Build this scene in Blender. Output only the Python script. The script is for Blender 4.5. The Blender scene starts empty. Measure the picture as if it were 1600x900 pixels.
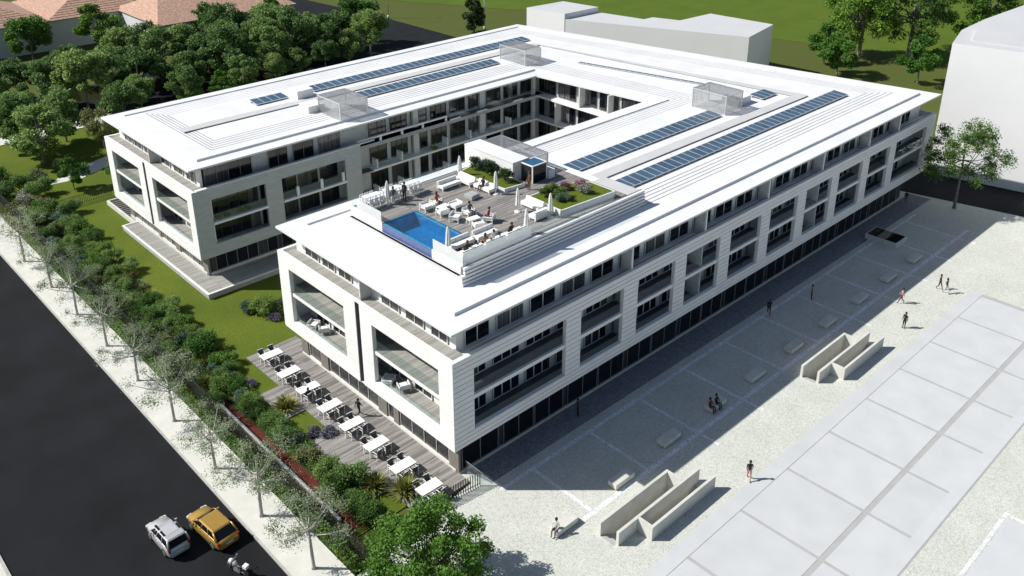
import bpy, bmesh, math, random
import numpy as np
from mathutils import Vector, Matrix, Quaternion

random.seed(7)
SC = bpy.context.scene
COL = SC.collection
RAD = math.radians

# ------------------------------------------------------------------ camera
cam_data = bpy.data.cameras.new('camera')
cam_data.sensor_width = 36.0
cam_data.lens = 1402.8 / 1600.0 * 36.0
cam_data.shift_x = -2.1 / 1600.0
cam_data.shift_y = -178.3 / 1600.0
cam_data.clip_start = 0.5
cam_data.clip_end = 2500.0
cam = bpy.data.objects.new('camera', cam_data)
COL.objects.link(cam)
YAW, PIT = 0.812, 0.395
fw = Vector((math.cos(YAW) * math.cos(PIT), math.sin(YAW) * math.cos(PIT), -math.sin(PIT)))
rt = Vector((math.sin(YAW), -math.cos(YAW), 0.0))
up = rt.cross(fw)
M = Matrix((rt, up, -fw)).transposed().to_4x4()
M.translation = Vector((-32.70, -40.61, 46.87))
cam.matrix_world = M
SC.camera = cam

# ------------------------------------------------------------------ sky, sun, exposure
SUN_DIR = Vector((10.5, -9.95, -13.3)).normalized()      # the way the light travels
world = bpy.data.worlds.new('World')
SC.world = world
world.use_nodes = True
wn = world.node_tree
wn.nodes.clear()
wo = wn.nodes.new('ShaderNodeOutputWorld')
bg = wn.nodes.new('ShaderNodeBackground')
sky = wn.nodes.new('ShaderNodeTexSky')
sky.sky_type = 'NISHITA'
sky.sun_disc = False
sky.sun_elevation = math.asin(-SUN_DIR.z)
sky.sun_rotation = math.atan2(-SUN_DIR.x, -SUN_DIR.y)
sky.air_density = 1.0
sky.dust_density = 1.0
sky.ozone_density = 1.0
bg.inputs['Strength'].default_value = 0.068
wn.links.new(sky.outputs[0], bg.inputs[0])
wn.links.new(bg.outputs[0], wo.inputs[0])
sun_data = bpy.data.lights.new('sun', 'SUN')
sun_data.energy = 4.9
sun_data.angle = RAD(0.5)
sun_data.color = (1.0, 0.965, 0.90)
sun = bpy.data.objects.new('sun', sun_data)
COL.objects.link(sun)
sun.rotation_euler = SUN_DIR.to_track_quat('-Z', 'Y').to_euler()
sun.location = (0, 0, 80)
SC.view_settings.view_transform = 'Standard'
SC.view_settings.look = 'None'
SC.view_settings.gamma = 1.0
SC.view_settings.use_curve_mapping = False
SC.view_settings.exposure = 0.28
SC.cycles.max_bounces = 6
SC.cycles.transparent_max_bounces = 12

# ------------------------------------------------------------------ helpers
def tag(o, label=None, cat=None, group=None, kind=None):
    if label: o['label'] = label
    if cat: o['category'] = cat
    if group: o['group'] = group
    if kind: o['kind'] = kind
    return o

def empty(name, loc=(0, 0, 0), rz=0.0, label=None, cat=None, group=None):
    o = bpy.data.objects.new(name, None)
    o.empty_display_size = 0.3
    o.location = loc
    o.rotation_euler = (0, 0, rz)
    COL.objects.link(o)
    return tag(o, label, cat, group)

def put(name, mesh, parent=None, loc=(0, 0, 0), rot=(0, 0, 0), scale=(1, 1, 1)):
    o = bpy.data.objects.new(name, mesh)
    o.location = loc
    o.rotation_euler = rot
    o.scale = scale
    if parent is not None: o.parent = parent
    COL.objects.link(o)
    return o

def copy_tree(o, parent=None):
    c = o.copy()
    COL.objects.link(c)
    c.parent = parent
    for ch in o.children: copy_tree(ch, c)
    return c

class MB:
    """collects faces for one mesh"""
    def __init__(s):
        s.v = []; s.f = []; s.m = []; s.sm = []
    def face(s, pts, m=0, smooth=False):
        n = len(s.v)
        s.v.extend([tuple(p) for p in pts])
        s.f.append(tuple(range(n, n + len(pts)))); s.m.append(m); s.sm.append(smooth)
    def box(s, x0, x1, y0, y1, z0, z1, m=0):
        if x0 > x1: x0, x1 = x1, x0
        if y0 > y1: y0, y1 = y1, y0
        n = len(s.v)
        s.v += [(x0, y0, z0), (x1, y0, z0), (x1, y1, z0), (x0, y1, z0), (x0, y0, z1), (x1, y0, z1), (x1, y1, z1), (x0, y1, z1)]
        for q in ((3, 2, 1, 0), (4, 5, 6, 7), (0, 1, 5, 4), (1, 2, 6, 5), (2, 3, 7, 6), (3, 0, 4, 7)):
            s.f.append(tuple(n + i for i in q)); s.m.append(m); s.sm.append(False)
        return s
    def obox(s, c, ax, ay, az, m=0):
        """oriented box: centre, three half-axis vectors"""
        c = Vector(c); ax = Vector(ax); ay = Vector(ay); az = Vector(az)
        n = len(s.v)
        for dz in (-1, 1):
            for dx, dy in ((-1, -1), (1, -1), (1, 1), (-1, 1)):
                s.v.append(tuple(c + ax * dx + ay * dy + az * dz))
        for q in ((3, 2, 1, 0), (4, 5, 6, 7), (0, 1, 5, 4), (1, 2, 6, 5), (2, 3, 7, 6), (3, 0, 4, 7)):
            s.f.append(tuple(n + i for i in q)); s.m.append(m); s.sm.append(False)
        return s
    def prism(s, poly, z0, z1, m=0, mtop=None, top=None):
        """poly counter-clockwise seen from above; top = other outline for the upper face"""
        k = len(poly); n = len(s.v); t = top or poly
        s.v += [(p[0], p[1], z0) for p in poly] + [(p[0], p[1], z1) for p in t]
        s.f.append(tuple(n + i for i in reversed(range(k)))); s.m.append(m); s.sm.append(False)
        s.f.append(tuple(n + k + i for i in range(k))); s.m.append(m if mtop is None else mtop); s.sm.append(False)
        for i in range(k):
            j = (i + 1) % k
            s.f.append((n + i, n + j, n + k + j, n + k + i)); s.m.append(m); s.sm.append(False)
        return s
    def tube(s, pts, radii, seg=8, m=0, cap=True, smooth=True):
        pts = [Vector(p) for p in pts]
        rings = []
        for i, p in enumerate(pts):
            d = (pts[min(i + 1, len(pts) - 1)] - pts[max(i - 1, 0)])
            if d.length < 1e-9: d = Vector((0, 0, 1))
            d.normalize()
            a = d.orthogonal().normalized() if abs(d.z) < 0.95 else Vector((1, 0, 0)).cross(d).normalized()
            if i and rings:
                a = (pa - d * pa.dot(d))
                a = a.normalized() if a.length > 1e-6 else d.orthogonal().normalized()
            pa = a
            b = d.cross(a)
            r = radii[i] if hasattr(radii, '__len__') else radii
            n = len(s.v)
            for k in range(seg):
                t = 2 * math.pi * k / seg
                s.v.append(tuple(p + a * math.cos(t) * r + b * math.sin(t) * r))
            rings.append(n)
        for i in range(len(rings) - 1):
            for k in range(seg):
                k2 = (k + 1) % seg
                s.f.append((rings[i] + k, rings[i] + k2, rings[i + 1] + k2, rings[i + 1] + k)); s.m.append(m); s.sm.append(smooth)
        if cap:
            s.f.append(tuple(rings[0] + k for k in reversed(range(seg)))); s.m.append(m); s.sm.append(False)
            s.f.append(tuple(rings[-1] + k for k in range(seg))); s.m.append(m); s.sm.append(False)
        return s
    def lathe(s, prof, seg=16, m=0, c=(0, 0, 0), smooth=True):
        n = len(s.v)
        for r, z in prof:
            for k in range(seg):
                t = 2 * math.pi * k / seg
                s.v.append((c[0] + r * math.cos(t), c[1] + r * math.sin(t), c[2] + z))
        for i in range(len(prof) - 1):
            for k in range(seg):
                k2 = (k + 1) % seg
                s.f.append((n + i * seg + k, n + i * seg + k2, n + (i + 1) * seg + k2, n + (i + 1) * seg + k)); s.m.append(m); s.sm.append(smooth)
        s.f.append(tuple(n + k for k in reversed(range(seg)))); s.m.append(m); s.sm.append(False)
        e = n + (len(prof) - 1) * seg
        s.f.append(tuple(e + k for k in range(seg))); s.m.append(m); s.sm.append(False)
        return s
    def mesh(s, name, mats):
        me = bpy.data.meshes.new(name)
        me.from_pydata(s.v, [], s.f)
        if not isinstance(mats, (list, tuple)): mats = [mats]
        for x in mats: me.materials.append(x)
        me.polygons.foreach_set('material_index', s.m)
        me.polygons.foreach_set('use_smooth', s.sm)
        me.update()
        return me
    def build(s, name, mats, parent=None, loc=(0, 0, 0), rot=(0, 0, 0)):
        return put(name, s.mesh(name, mats), parent, loc, rot)

def bevel(me, w=0.02, seg=1):
    bm = bmesh.new(); bm.from_mesh(me)
    bmesh.ops.remove_doubles(bm, verts=bm.verts, dist=1e-5)
    bmesh.ops.bevel(bm, geom=list(bm.edges), offset=w, segments=seg, affect='EDGES', clamp_overlap=True)
    bm.to_mesh(me); bm.free()
    return me

# ------------------------------------------------------------------ materials
MATS = {}
def principled(name):
    m = bpy.data.materials.new(name)
    m.use_nodes = True
    nt = m.node_tree
    b = nt.nodes['Principled BSDF']
    MATS[name] = m
    return m, nt, b

def mat(name, col, rough=0.6, var=0.06, scale=3.0, metal=0.0, bump=0.0, bscale=40.0, island=0.0, obj_var=0.0, spec=0.5, col2=None, stretch=None, detail=4.0):
    """plain procedural surface: noise mottling, optional per-piece variation and fine relief"""
    m, nt, b = principled(name)
    N, L = nt.nodes, nt.links
    tc = N.new('ShaderNodeTexCoord')
    mp = N.new('ShaderNodeMapping')
    if stretch: mp.inputs['Scale'].default_value = stretch
    geo = N.new('ShaderNodeNewGeometry')
    L.new(geo.outputs['Position'], mp.inputs[0])
    ns = N.new('ShaderNodeTexNoise')
    ns.inputs['Scale'].default_value = scale
    ns.inputs['Detail'].default_value = detail
    L.new(mp.outputs[0], ns.inputs['Vector'])
    mx = N.new('ShaderNodeMix'); mx.data_type = 'RGBA'
    c2 = col2 or tuple(c * (1 - 2.2 * var) for c in col)
    c1 = col if col2 else tuple(min(1, c * (1 + var)) for c in col)
    mx.inputs[6].default_value = (*c1, 1); mx.inputs[7].default_value = (*c2, 1)
    mr = N.new('ShaderNodeMapRange')
    mr.inputs[1].default_value = 0.3; mr.inputs[2].default_value = 0.72
    L.new(ns.outputs['Fac'], mr.inputs[0])
    L.new(mr.outputs[0], mx.inputs[0])
    out = mx.outputs[2]
    if island or obj_var:
        hs = N.new('ShaderNodeHueSaturation')
        src = geo.outputs['Random Per Island'] if island else N.new('ShaderNodeObjectInfo').outputs['Random']
        a = island or obj_var
        r2 = N.new('ShaderNodeMapRange')
        r2.inputs[3].default_value = 1 - a; r2.inputs[4].default_value = 1 + a
        L.new(src, r2.inputs[0]); L.new(r2.outputs[0], hs.inputs['Value'])
        L.new(out, hs.inputs['Color']); out = hs.outputs[0]
    L.new(out, b.inputs['Base Color'])
    b.inputs['Roughness'].default_value = rough
    b.inputs['Metallic'].default_value = metal
    b.inputs['Specular IOR Level'].default_value = spec
    if bump:
        n2 = N.new('ShaderNodeTexNoise'); n2.inputs['Scale'].default_value = bscale; n2.inputs['Detail'].default_value = 3
        L.new(mp.outputs[0], n2.inputs['Vector'])
        bp = N.new('ShaderNodeBump'); bp.inputs['Strength'].default_value = bump; bp.inputs['Distance'].default_value = 0.05
        L.new(n2.outputs['Fac'], bp.inputs['Height']); L.new(bp.outputs[0], b.inputs['Normal'])
    return m

def leaf_mat(name, col, col2, trans=0.25):
    m, nt, b = principled(name)
    N, L = nt.nodes, nt.links
    geo = N.new('ShaderNodeNewGeometry')
    oi = N.new('ShaderNodeObjectInfo')
    mx = N.new('ShaderNodeMix'); mx.data_type = 'RGBA'
    mx.inputs[6].default_value = (*col, 1); mx.inputs[7].default_value = (*col2, 1)
    L.new(geo.outputs['Random Per Island'], mx.inputs[0])
    hs = N.new('ShaderNodeHueSaturation')
    r2 = N.new('ShaderNodeMapRange'); r2.inputs[3].default_value = 0.75; r2.inputs[4].default_value = 1.45
    L.new(oi.outputs['Random'], r2.inputs[0]); L.new(r2.outputs[0], hs.inputs['Value'])
    r3 = N.new('ShaderNodeMapRange'); r3.inputs[3].default_value = 0.515; r3.inputs[4].default_value = 0.475
    L.new(oi.outputs['Random'], r3.inputs[0]); L.new(r3.outputs[0], hs.inputs['Hue'])
    L.new(mx.outputs[2], hs.inputs['Color'])
    L.new(hs.outputs[0], b.inputs['Base Color'])
    b.inputs['Roughness'].default_value = 0.6
    b.inputs['Specular IOR Level'].default_value = 0.25
    tr = N.new('ShaderNodeBsdfTranslucent')
    L.new(hs.outputs[0], tr.inputs['Color'])
    ms = N.new('ShaderNodeMixShader'); ms.inputs[0].default_value = trans
    L.new(b.outputs[0], ms.inputs[1]); L.new(tr.outputs[0], ms.inputs[2])
    L.new(ms.outputs[0], N['Material Output'].inputs[0])
    return m

def pane_mat(name, lo, hi, rough=0.06):
    """window pane: dark room behind, some panes with drawn curtains"""
    m, nt, b = principled(name)
    N, L = nt.nodes, nt.links
    geo = N.new('ShaderNodeNewGeometry'); oi = N.new('ShaderNodeObjectInfo')
    ad = N.new('ShaderNodeMath'); ad.operation = 'ADD'
    L.new(geo.outputs['Random Per Island'], ad.inputs[0]); L.new(oi.outputs['Random'], ad.inputs[1])
    fr = N.new('ShaderNodeMath'); fr.operation = 'FRACT'; L.new(ad.outputs[0], fr.inputs[0])
    rp = N.new('ShaderNodeValToRGB')
    rp.color_ramp.interpolation = 'LINEAR'
    e = rp.color_ramp.elements
    e[0].position = 0.0; e[0].color = (*lo, 1)
    e[1].position = 1.0; e[1].color = (*hi, 1)
    k = e.new(0.66); k.color = (lo[0] * 1.6, lo[1] * 1.6, lo[2] * 1.6, 1)
    L.new(fr.outputs[0], rp.inputs[0])
    wv = N.new('ShaderNodeTexNoise'); wv.inputs['Scale'].default_value = 1.0; wv.inputs['Detail'].default_value = 2
    mp = N.new('ShaderNodeMapping'); mp.inputs['Scale'].default_value = (7, 7, 0.15)
    L.new(geo.outputs['Position'], mp.inputs[0]); L.new(mp.outputs[0], wv.inputs['Vector'])
    mr = N.new('ShaderNodeMapRange'); mr.inputs[1].default_value = 0.35; mr.inputs[2].default_value = 0.65
    mr.inputs[3].default_value = 0.45; mr.inputs[4].default_value = 1.2
    L.new(wv.outputs['Fac'], mr.inputs[0])
    ml = N.new('ShaderNodeMix'); ml.data_type = 'RGBA'; ml.blend_type = 'MULTIPLY'; ml.inputs[0].default_value = 1
    L.new(rp.outputs[0], ml.inputs[6]); L.new(mr.outputs[0], ml.inputs[7])
    L.new(ml.outputs[2], b.inputs['Base Color'])
    b.inputs['Roughness'].default_value = rough
    b.inputs['Specular IOR Level'].default_value = 0.65
    return m

def glass_mat(name, tint, alpha, rough=0.05):
    """thin see-through sheet"""
    m, nt, b = principled(name)
    N, L = nt.nodes, nt.links
    tr = N.new('ShaderNodeBsdfTransparent'); tr.inputs[0].default_value = (*tint, 1)
    gl = N.new('ShaderNodeBsdfGlossy'); gl.inputs['Roughness'].default_value = rough; gl.inputs['Color'].default_value = (.9, .95, 1, 1)
    b.inputs['Base Color'].default_value = (*tint, 1); b.inputs['Roughness'].default_value = 0.2
    lw = N.new('ShaderNodeLayerWeight'); lw.inputs[0].default_value = 0.5
    pw = N.new('ShaderNodeMath'); pw.operation = 'POWER'; pw.inputs[1].default_value = 4.0
    L.new(lw.outputs['Facing'], pw.inputs[0])
    fr = N.new('ShaderNodeMath'); fr.operation = 'MULTIPLY_ADD'; fr.inputs[1].default_value = 0.5; fr.inputs[2].default_value = 0.03
    L.new(pw.outputs[0], fr.inputs[0])
    m1 = N.new('ShaderNodeMixShader'); m1.inputs[0].default_value = alpha
    L.new(tr.outputs[0], m1.inputs[1]); L.new(b.outputs[0], m1.inputs[2])
    m2 = N.new('ShaderNodeMixShader')
    L.new(fr.outputs[0], m2.inputs[0]); L.new(m1.outputs[0], m2.inputs[1]); L.new(gl.outputs[0], m2.inputs[2])
    L.new(m2.outputs[0], N['Material Output'].inputs[0])
    return m

def deck_mat(name, col, col2):
    m, nt, b = principled(name)
    N, L = nt.nodes, nt.links
    geo = N.new('ShaderNodeNewGeometry')
    mp = N.new('ShaderNodeMapping'); mp.inputs['Scale'].default_value = (0.35, 9, 9)
    L.new(geo.outputs['Position'], mp.inputs[0])
    ns = N.new('ShaderNodeTexNoise'); ns.inputs['Scale'].default_value = 1.6; ns.inputs['Detail'].default_value = 5
    L.new(mp.outputs[0], ns.inputs['Vector'])
    ad = N.new('ShaderNodeMath'); ad.operation = 'MULTIPLY_ADD'; ad.inputs[1].default_value = 0.75
    L.new(geo.outputs['Random Per Island'], ad.inputs[0])
    mu = N.new('ShaderNodeMath'); mu.operation = 'MULTIPLY_ADD'; mu.inputs[1].default_value = 1.1; mu.inputs[2].default_value = -0.42
    L.new(ns.outputs['Fac'], mu.inputs[0]); L.new(mu.outputs[0], ad.inputs[2])
    mx = N.new('ShaderNodeMix'); mx.data_type = 'RGBA'; mx.clamp_factor = True
    mx.inputs[6].default_value = (*col, 1); mx.inputs[7].default_value = (*col2, 1)
    L.new(ad.outputs[0], mx.inputs[0]); L.new(mx.outputs[2], b.inputs['Base Color'])
    b.inputs['Roughness'].default_value = 0.75
    return m

def cobble_mat(name, col, col2, scale=4.5):
    """small setts: cell pattern with darker joints and mottling"""
    m, nt, b = principled(name)
    N, L = nt.nodes, nt.links
    geo = N.new('ShaderNodeNewGeometry')
    vo = N.new('ShaderNodeTexVoronoi'); vo.feature = 'F1'; vo.inputs['Scale'].default_value = scale
    vo.inputs['Randomness'].default_value = 0.7
    ve = N.new('ShaderNodeTexVoronoi'); ve.feature = 'DISTANCE_TO_EDGE'; ve.inputs['Scale'].default_value = scale
    ve.inputs['Randomness'].default_value = 0.7
    L.new(geo.outputs['Position'], vo.inputs['Vector']); L.new(geo.outputs['Position'], ve.inputs['Vector'])
    sp = N.new('ShaderNodeSeparateColor'); L.new(vo.outputs['Color'], sp.inputs[0])
    mx = N.new('ShaderNodeMix'); mx.data_type = 'RGBA'
    mx.inputs[6].default_value = (*col, 1); mx.inputs[7].default_value = (*col2, 1)
    L.new(sp.outputs[0], mx.inputs[0])
    ns = N.new('ShaderNodeTexNoise'); ns.inputs['Scale'].default_value = 0.35; ns.inputs['Detail'].default_value = 6
    L.new(geo.outputs['Position'], ns.inputs['Vector'])
    mr = N.new('ShaderNodeMapRange'); mr.inputs[1].default_value = 0.3; mr.inputs[2].default_value = 0.7
    mr.inputs[3].default_value = 0.94; mr.inputs[4].default_value = 1.04
    L.new(ns.outputs['Fac'], mr.inputs[0])
    je = N.new('ShaderNodeMapRange'); je.inputs[1].default_value = 0.0; je.inputs[2].default_value = 0.12
    je.inputs[3].default_value = 0.70; je.inputs[4].default_value = 1.0
    L.new(ve.outputs['Distance'], je.inputs[0])
    mu = N.new('ShaderNodeMath'); mu.operation = 'MULTIPLY'
    L.new(mr.outputs[0], mu.inputs[0]); L.new(je.outputs[0], mu.inputs[1])
    ml = N.new('ShaderNodeMix'); ml.data_type = 'RGBA'; ml.blend_type = 'MULTIPLY'; ml.inputs[0].default_value = 1
    L.new(mx.outputs[2], ml.inputs[6]); L.new(mu.outputs[0], ml.inputs[7])
    L.new(ml.outputs[2], b.inputs['Base Color'])
    b.inputs['Roughness'].default_value = 0.95
    b.inputs['Specular IOR Level'].default_value = 0.03
    bp = N.new('ShaderNodeBump'); bp.inputs['Strength'].default_value = 0.35; bp.inputs['Distance'].default_value = 0.02
    L.new(je.outputs[0], bp.inputs['Height']); L.new(bp.outputs[0], b.inputs['Normal'])
    return m

def grass_mat(name, a, c, d):
    m, nt, b = principled(name)
    N, L = nt.nodes, nt.links
    geo = N.new('ShaderNodeNewGeometry')
    n1 = N.new('ShaderNodeTexNoise'); n1.inputs['Scale'].default_value = 0.18; n1.inputs['Detail'].default_value = 5
    n2 = N.new('ShaderNodeTexNoise'); n2.inputs['Scale'].default_value = 5.0; n2.inputs['Detail'].default_value = 8; n2.inputs['Roughness'].default_value = 0.75
    L.new(geo.outputs['Position'], n1.inputs['Vector']); L.new(geo.outputs['Position'], n2.inputs['Vector'])
    r1 = N.new('ShaderNodeMapRange'); r1.inputs[1].default_value = .35; r1.inputs[2].default_value = .65
    L.new(n1.outputs['Fac'], r1.inputs[0])
    r2 = N.new('ShaderNodeMapRange'); r2.inputs[1].default_value = .3; r2.inputs[2].default_value = .7
    r2.inputs[4].default_value = 0.9
    L.new(n2.outputs['Fac'], r2.inputs[0])
    m1 = N.new('ShaderNodeMix'); m1.data_type = 'RGBA'
    m1.inputs[6].default_value = (*a, 1); m1.inputs[7].default_value = (*c, 1)
    L.new(r1.outputs[0], m1.inputs[0])
    m2 = N.new('ShaderNodeMix'); m2.data_type = 'RGBA'
    m2.inputs[7].default_value = (*d, 1)
    L.new(m1.outputs[2], m2.inputs[6]); L.new(r2.outputs[0], m2.inputs[0])
    L.new(m2.outputs[2], b.inputs['Base Color'])
    b.inputs['Roughness'].default_value = 0.9
    b.inputs['Specular IOR Level'].default_value = 0.1
    bp = N.new('ShaderNodeBump'); bp.inputs['Strength'].default_value = 0.6; bp.inputs['Distance'].default_value = 0.06
    L.new(n2.outputs['Fac'], bp.inputs['Height']); L.new(bp.outputs[0], b.inputs['Normal'])
    return m

def tile_wall_mat(name, col, sx, sz):
    """fine stone courses on a wall seen from afar"""
    m, nt, b = principled(name)
    N, L = nt.nodes, nt.links
    geo = N.new('ShaderNodeNewGeometry')
    cm = N.new('ShaderNodeCombineXYZ'); sp = N.new('ShaderNodeSeparateXYZ')
    L.new(geo.outputs['Position'], sp.inputs[0])
    ax = N.new('ShaderNodeMath'); ax.operation = 'ADD'
    L.new(sp.outputs[0], ax.inputs[0]); L.new(sp.outputs[1], ax.inputs[1])
    L.new(ax.outputs[0], cm.inputs[0]); L.new(sp.outputs[2], cm.inputs[1])
    br = N.new('ShaderNodeTexBrick')
    br.inputs['Color1'].default_value = (*col, 1)
    br.inputs['Color2'].default_value = (*[c * 0.86 for c in col], 1)
    br.inputs['Mortar'].default_value = (*[c * 0.6 for c in col], 1)
    br.inputs['Scale'].default_value = 1.0
    br.inputs['Mortar Size'].default_value = 0.012
    br.inputs['Brick Width'].default_value = sx
    br.inputs['Row Height'].default_value = sz
    L.new(cm.outputs[0], br.inputs['Vector'])
    L.new(br.outputs['Color'], b.inputs['Base Color'])
    b.inputs['Roughness'].default_value = 0.7
    bp = N.new('ShaderNodeBump'); bp.inputs['Strength'].default_value = 0.5; bp.inputs['Distance'].default_value = 0.02; bp.invert = True
    L.new(br.outputs['Fac'], bp.inputs['Height']); L.new(bp.outputs[0], b.inputs['Normal'])
    return m

mat('asphalt', (0.0105, 0.0122, 0.0148), 0.9, 0.2, 0.22, bump=0.3, bscale=60, spec=0.2, detail=8)
mat('pavement', (0.60, 0.60, 0.55), 0.85, 0.05, 0.8, bump=0.2, bscale=30, detail=8)
mat('kerb', (0.42, 0.42, 0.40), 0.8, 0.08, 2.0)
grass_mat('lawn', (0.142, 0.182, 0.022), (0.100, 0.140, 0.018), (0.058, 0.086, 0.012))
grass_mat('meadow', (0.110, 0.165, 0.022), (0.088, 0.138, 0.018), (0.060, 0.100, 0.012))
grass_mat('olive_grass', (0.090, 0.110, 0.028), (0.082, 0.102, 0.026), (0.072, 0.090, 0.022))
grass_mat('soil', (0.055, 0.075, 0.015), (0.045, 0.050, 0.015), (0.030, 0.035, 0.010))
mat('mulch', (0.11, 0.016, 0.008), 0.95, 0.3, 6.0, bump=0.6, bscale=25)
cobble_mat('cobbles', (0.625, 0.642, 0.592), (0.56, 0.577, 0.528), 6.5)
cobble_mat('line_setts', (0.84, 0.865, 0.90), (0.64, 0.66, 0.69), 4.0)
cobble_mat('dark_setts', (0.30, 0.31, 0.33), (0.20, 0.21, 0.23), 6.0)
mat('slab', (0.535, 0.55, 0.565), 0.75, 0.03, 0.5, bump=0.05, obj_var=0.02, detail=8, spec=0.15)
mat('slab_joint', (0.40, 0.40, 0.40), 0.8, 0.04, 1.0)
mat('concrete', (0.60, 0.60, 0.56), 0.75, 0.06, 1.2, bump=0.15, bscale=20)
mat('concrete_grey', (0.40, 0.40, 0.40), 0.8, 0.08, 1.2, bump=0.15, bscale=20)
mat('roof_white', (0.715, 0.725, 0.735), 0.6, 0.04, 0.3, spec=0.3, detail=8)
mat('walkway_grey', (0.52, 0.525, 0.53), 0.75, 0.03, 0.6)
mat('facade_white', (0.80, 0.80, 0.79), 0.6, 0.02, 0.5, obj_var=0.035)
mat('render_white', (0.76, 0.76, 0.75), 0.7, 0.025, 0.4)
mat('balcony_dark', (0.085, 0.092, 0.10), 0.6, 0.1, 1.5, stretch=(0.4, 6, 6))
mat('joint', (0.16, 0.16, 0.17), 0.8, 0.05, 2.0)
tile_wall_mat('stone_wall', (0.50, 0.53, 0.53), 0.9, 0.16)
mat('frame_white', (0.68, 0.68, 0.67), 0.4, 0.02, 2.0)
mat('frame_dark', (0.05, 0.052, 0.055), 0.4, 0.05, 2.0)
mat('frame_grey', (0.22, 0.22, 0.22), 0.45, 0.05, 2.0)
mat('wood_grey', (0.20, 0.185, 0.165), 0.8, 0.15, 2.5, stretch=(6, 6, 0.4))
pane_mat('pane', (0.008, 0.010, 0.014), (0.17, 0.17, 0.17))
pane_mat('pane_dark', (0.004, 0.005, 0.007), (0.02, 0.022, 0.026))
pane_mat('pane_sunlit', (0.020, 0.022, 0.024), (0.12, 0.12, 0.115))  # paler copy for sun-facing windows, daylight on the glass put into its colour
mat('solar', (0.060, 0.115, 0.180), 0.22, 0.10, 1.5, obj_var=0.12, spec=0.6)
mat('alu', (0.62, 0.63, 0.64), 0.35, 0.03, 3.0, metal=0.4)
deck_mat('deck', (0.36, 0.345, 0.33), (0.13, 0.12, 0.11))
deck_mat('deck_pale', (0.40, 0.40, 0.37), (0.24, 0.235, 0.215))
glass_mat('balustrade', (0.94, 0.975, 0.975), 0.02)
glass_mat('frosted', (0.93, 0.95, 0.95), 0.42, 0.3)
mat('pool_tile', (0.10, 0.14, 0.34), 0.3, 0.25, 14.0)
mat('pool_inside', (0.04, 0.30, 0.46), 0.5, 0.15, 5.0)
mat('wire', (0.42, 0.43, 0.44), 0.4, 0.04, 3.0, metal=0.3)
mat('tint_blue', (0.03, 0.11, 0.22), 0.08, 0.1, 2.0)
mat('white_paint', (0.80, 0.80, 0.79), 0.4, 0.02, 3.0)
mat('fabric_white', (0.78, 0.78, 0.76), 0.9, 0.03, 4.0)
mat('chair_mesh', (0.085, 0.09, 0.09), 0.7, 0.08, 6.0)
mat('fence_dark', (0.030, 0.033, 0.040), 0.5, 0.1, 3.0)
mat('bark', (0.20, 0.18, 0.155), 0.9, 0.2, 6.0, bump=0.6, bscale=18, stretch=(3, 3, 0.6))
mat('bark_pale', (0.48, 0.46, 0.43), 0.9, 0.15, 6.0, bump=0.5, bscale=18, stretch=(3, 3, 0.6))
leaf_mat('leaf_forest', (0.090, 0.170, 0.044), (0.195, 0.315, 0.100), 0.38)
leaf_mat('leaf_bright', (0.052, 0.140, 0.016), (0.120, 0.250, 0.040), 0.3)
leaf_mat('leaf_street', (0.170, 0.230, 0.115), (0.380, 0.430, 0.310), 0.45)
leaf_mat('leaf_olive', (0.085, 0.115, 0.030), (0.180, 0.210, 0.090))
leaf_mat('leaf_dark', (0.018, 0.045, 0.014), (0.040, 0.080, 0.022))
leaf_mat('leaf_blue', (0.070, 0.130, 0.085), (0.150, 0.225, 0.155), 0.3)
leaf_mat('leaf_mid', (0.075, 0.155, 0.028), (0.165, 0.275, 0.070), 0.35)
leaf_mat('leaf_yellow', (0.140, 0.170, 0.030), (0.240, 0.250, 0.080))
leaf_mat('lavender', (0.130, 0.120, 0.160), (0.250, 0.230, 0.300))
leaf_mat('flower_pink', (0.240, 0.090, 0.110), (0.330, 0.200, 0.210))
leaf_mat('flower_white', (0.220, 0.230, 0.180), (0.420, 0.420, 0.380))
mat('roof_tile', (0.48, 0.30, 0.22), 0.85, 0.22, 2.6, bump=0.4, bscale=6, detail=8)
mat('wall_pale', (0.62, 0.63, 0.64), 0.8, 0.03, 0.3)
mat('mass_white', (0.76, 0.765, 0.775), 0.75, 0.015, 0.15)
mat('mass_roof', (0.52, 0.53, 0.545), 0.8, 0.02, 0.2)
mat('tyre', (0.012, 0.012, 0.012), 0.8)
mat('rim', (0.45, 0.45, 0.46), 0.3, metal=0.7)
mat('car_silver', (0.55, 0.54, 0.56), 0.28, 0.02, metal=0.35)
mat('car_gold', (0.40, 0.25, 0.055), 0.28, 0.03, metal=0.25)
mat('car_glass', (0.008, 0.009, 0.011), 0.08, 0.05)
mat('lamp_red', (0.35, 0.02, 0.015), 0.25)
mat('lamp_clear', (0.6, 0.6, 0.58), 0.15)
mat('black_plastic', (0.015, 0.015, 0.016), 0.5)
mat('skin', (0.42, 0.24, 0.16), 0.6, 0.04, 8)
mat('hair_dark', (0.015, 0.011, 0.008), 0.7)
mat('hair_brown', (0.07, 0.035, 0.015), 0.7)
glass_mat('pool_water', (0.30, 0.66, 0.92), 0.06)
X = MATS

# ------------------------------------------------------------------ the setting: ground, streets, plaza
def sheet(name, poly, z, m, depth=0.0, kind='structure'):
    b = MB()
    if depth: b.prism(poly, z - depth, z)
    else: b.face([(p[0], p[1], z) for p in poly])
    o = b.build(name, m)
    o['kind'] = kind
    return o

def rect(x0, x1, y0, y1): return [(x0, y0), (x1, y0), (x1, y1), (x0, y1)]

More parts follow.
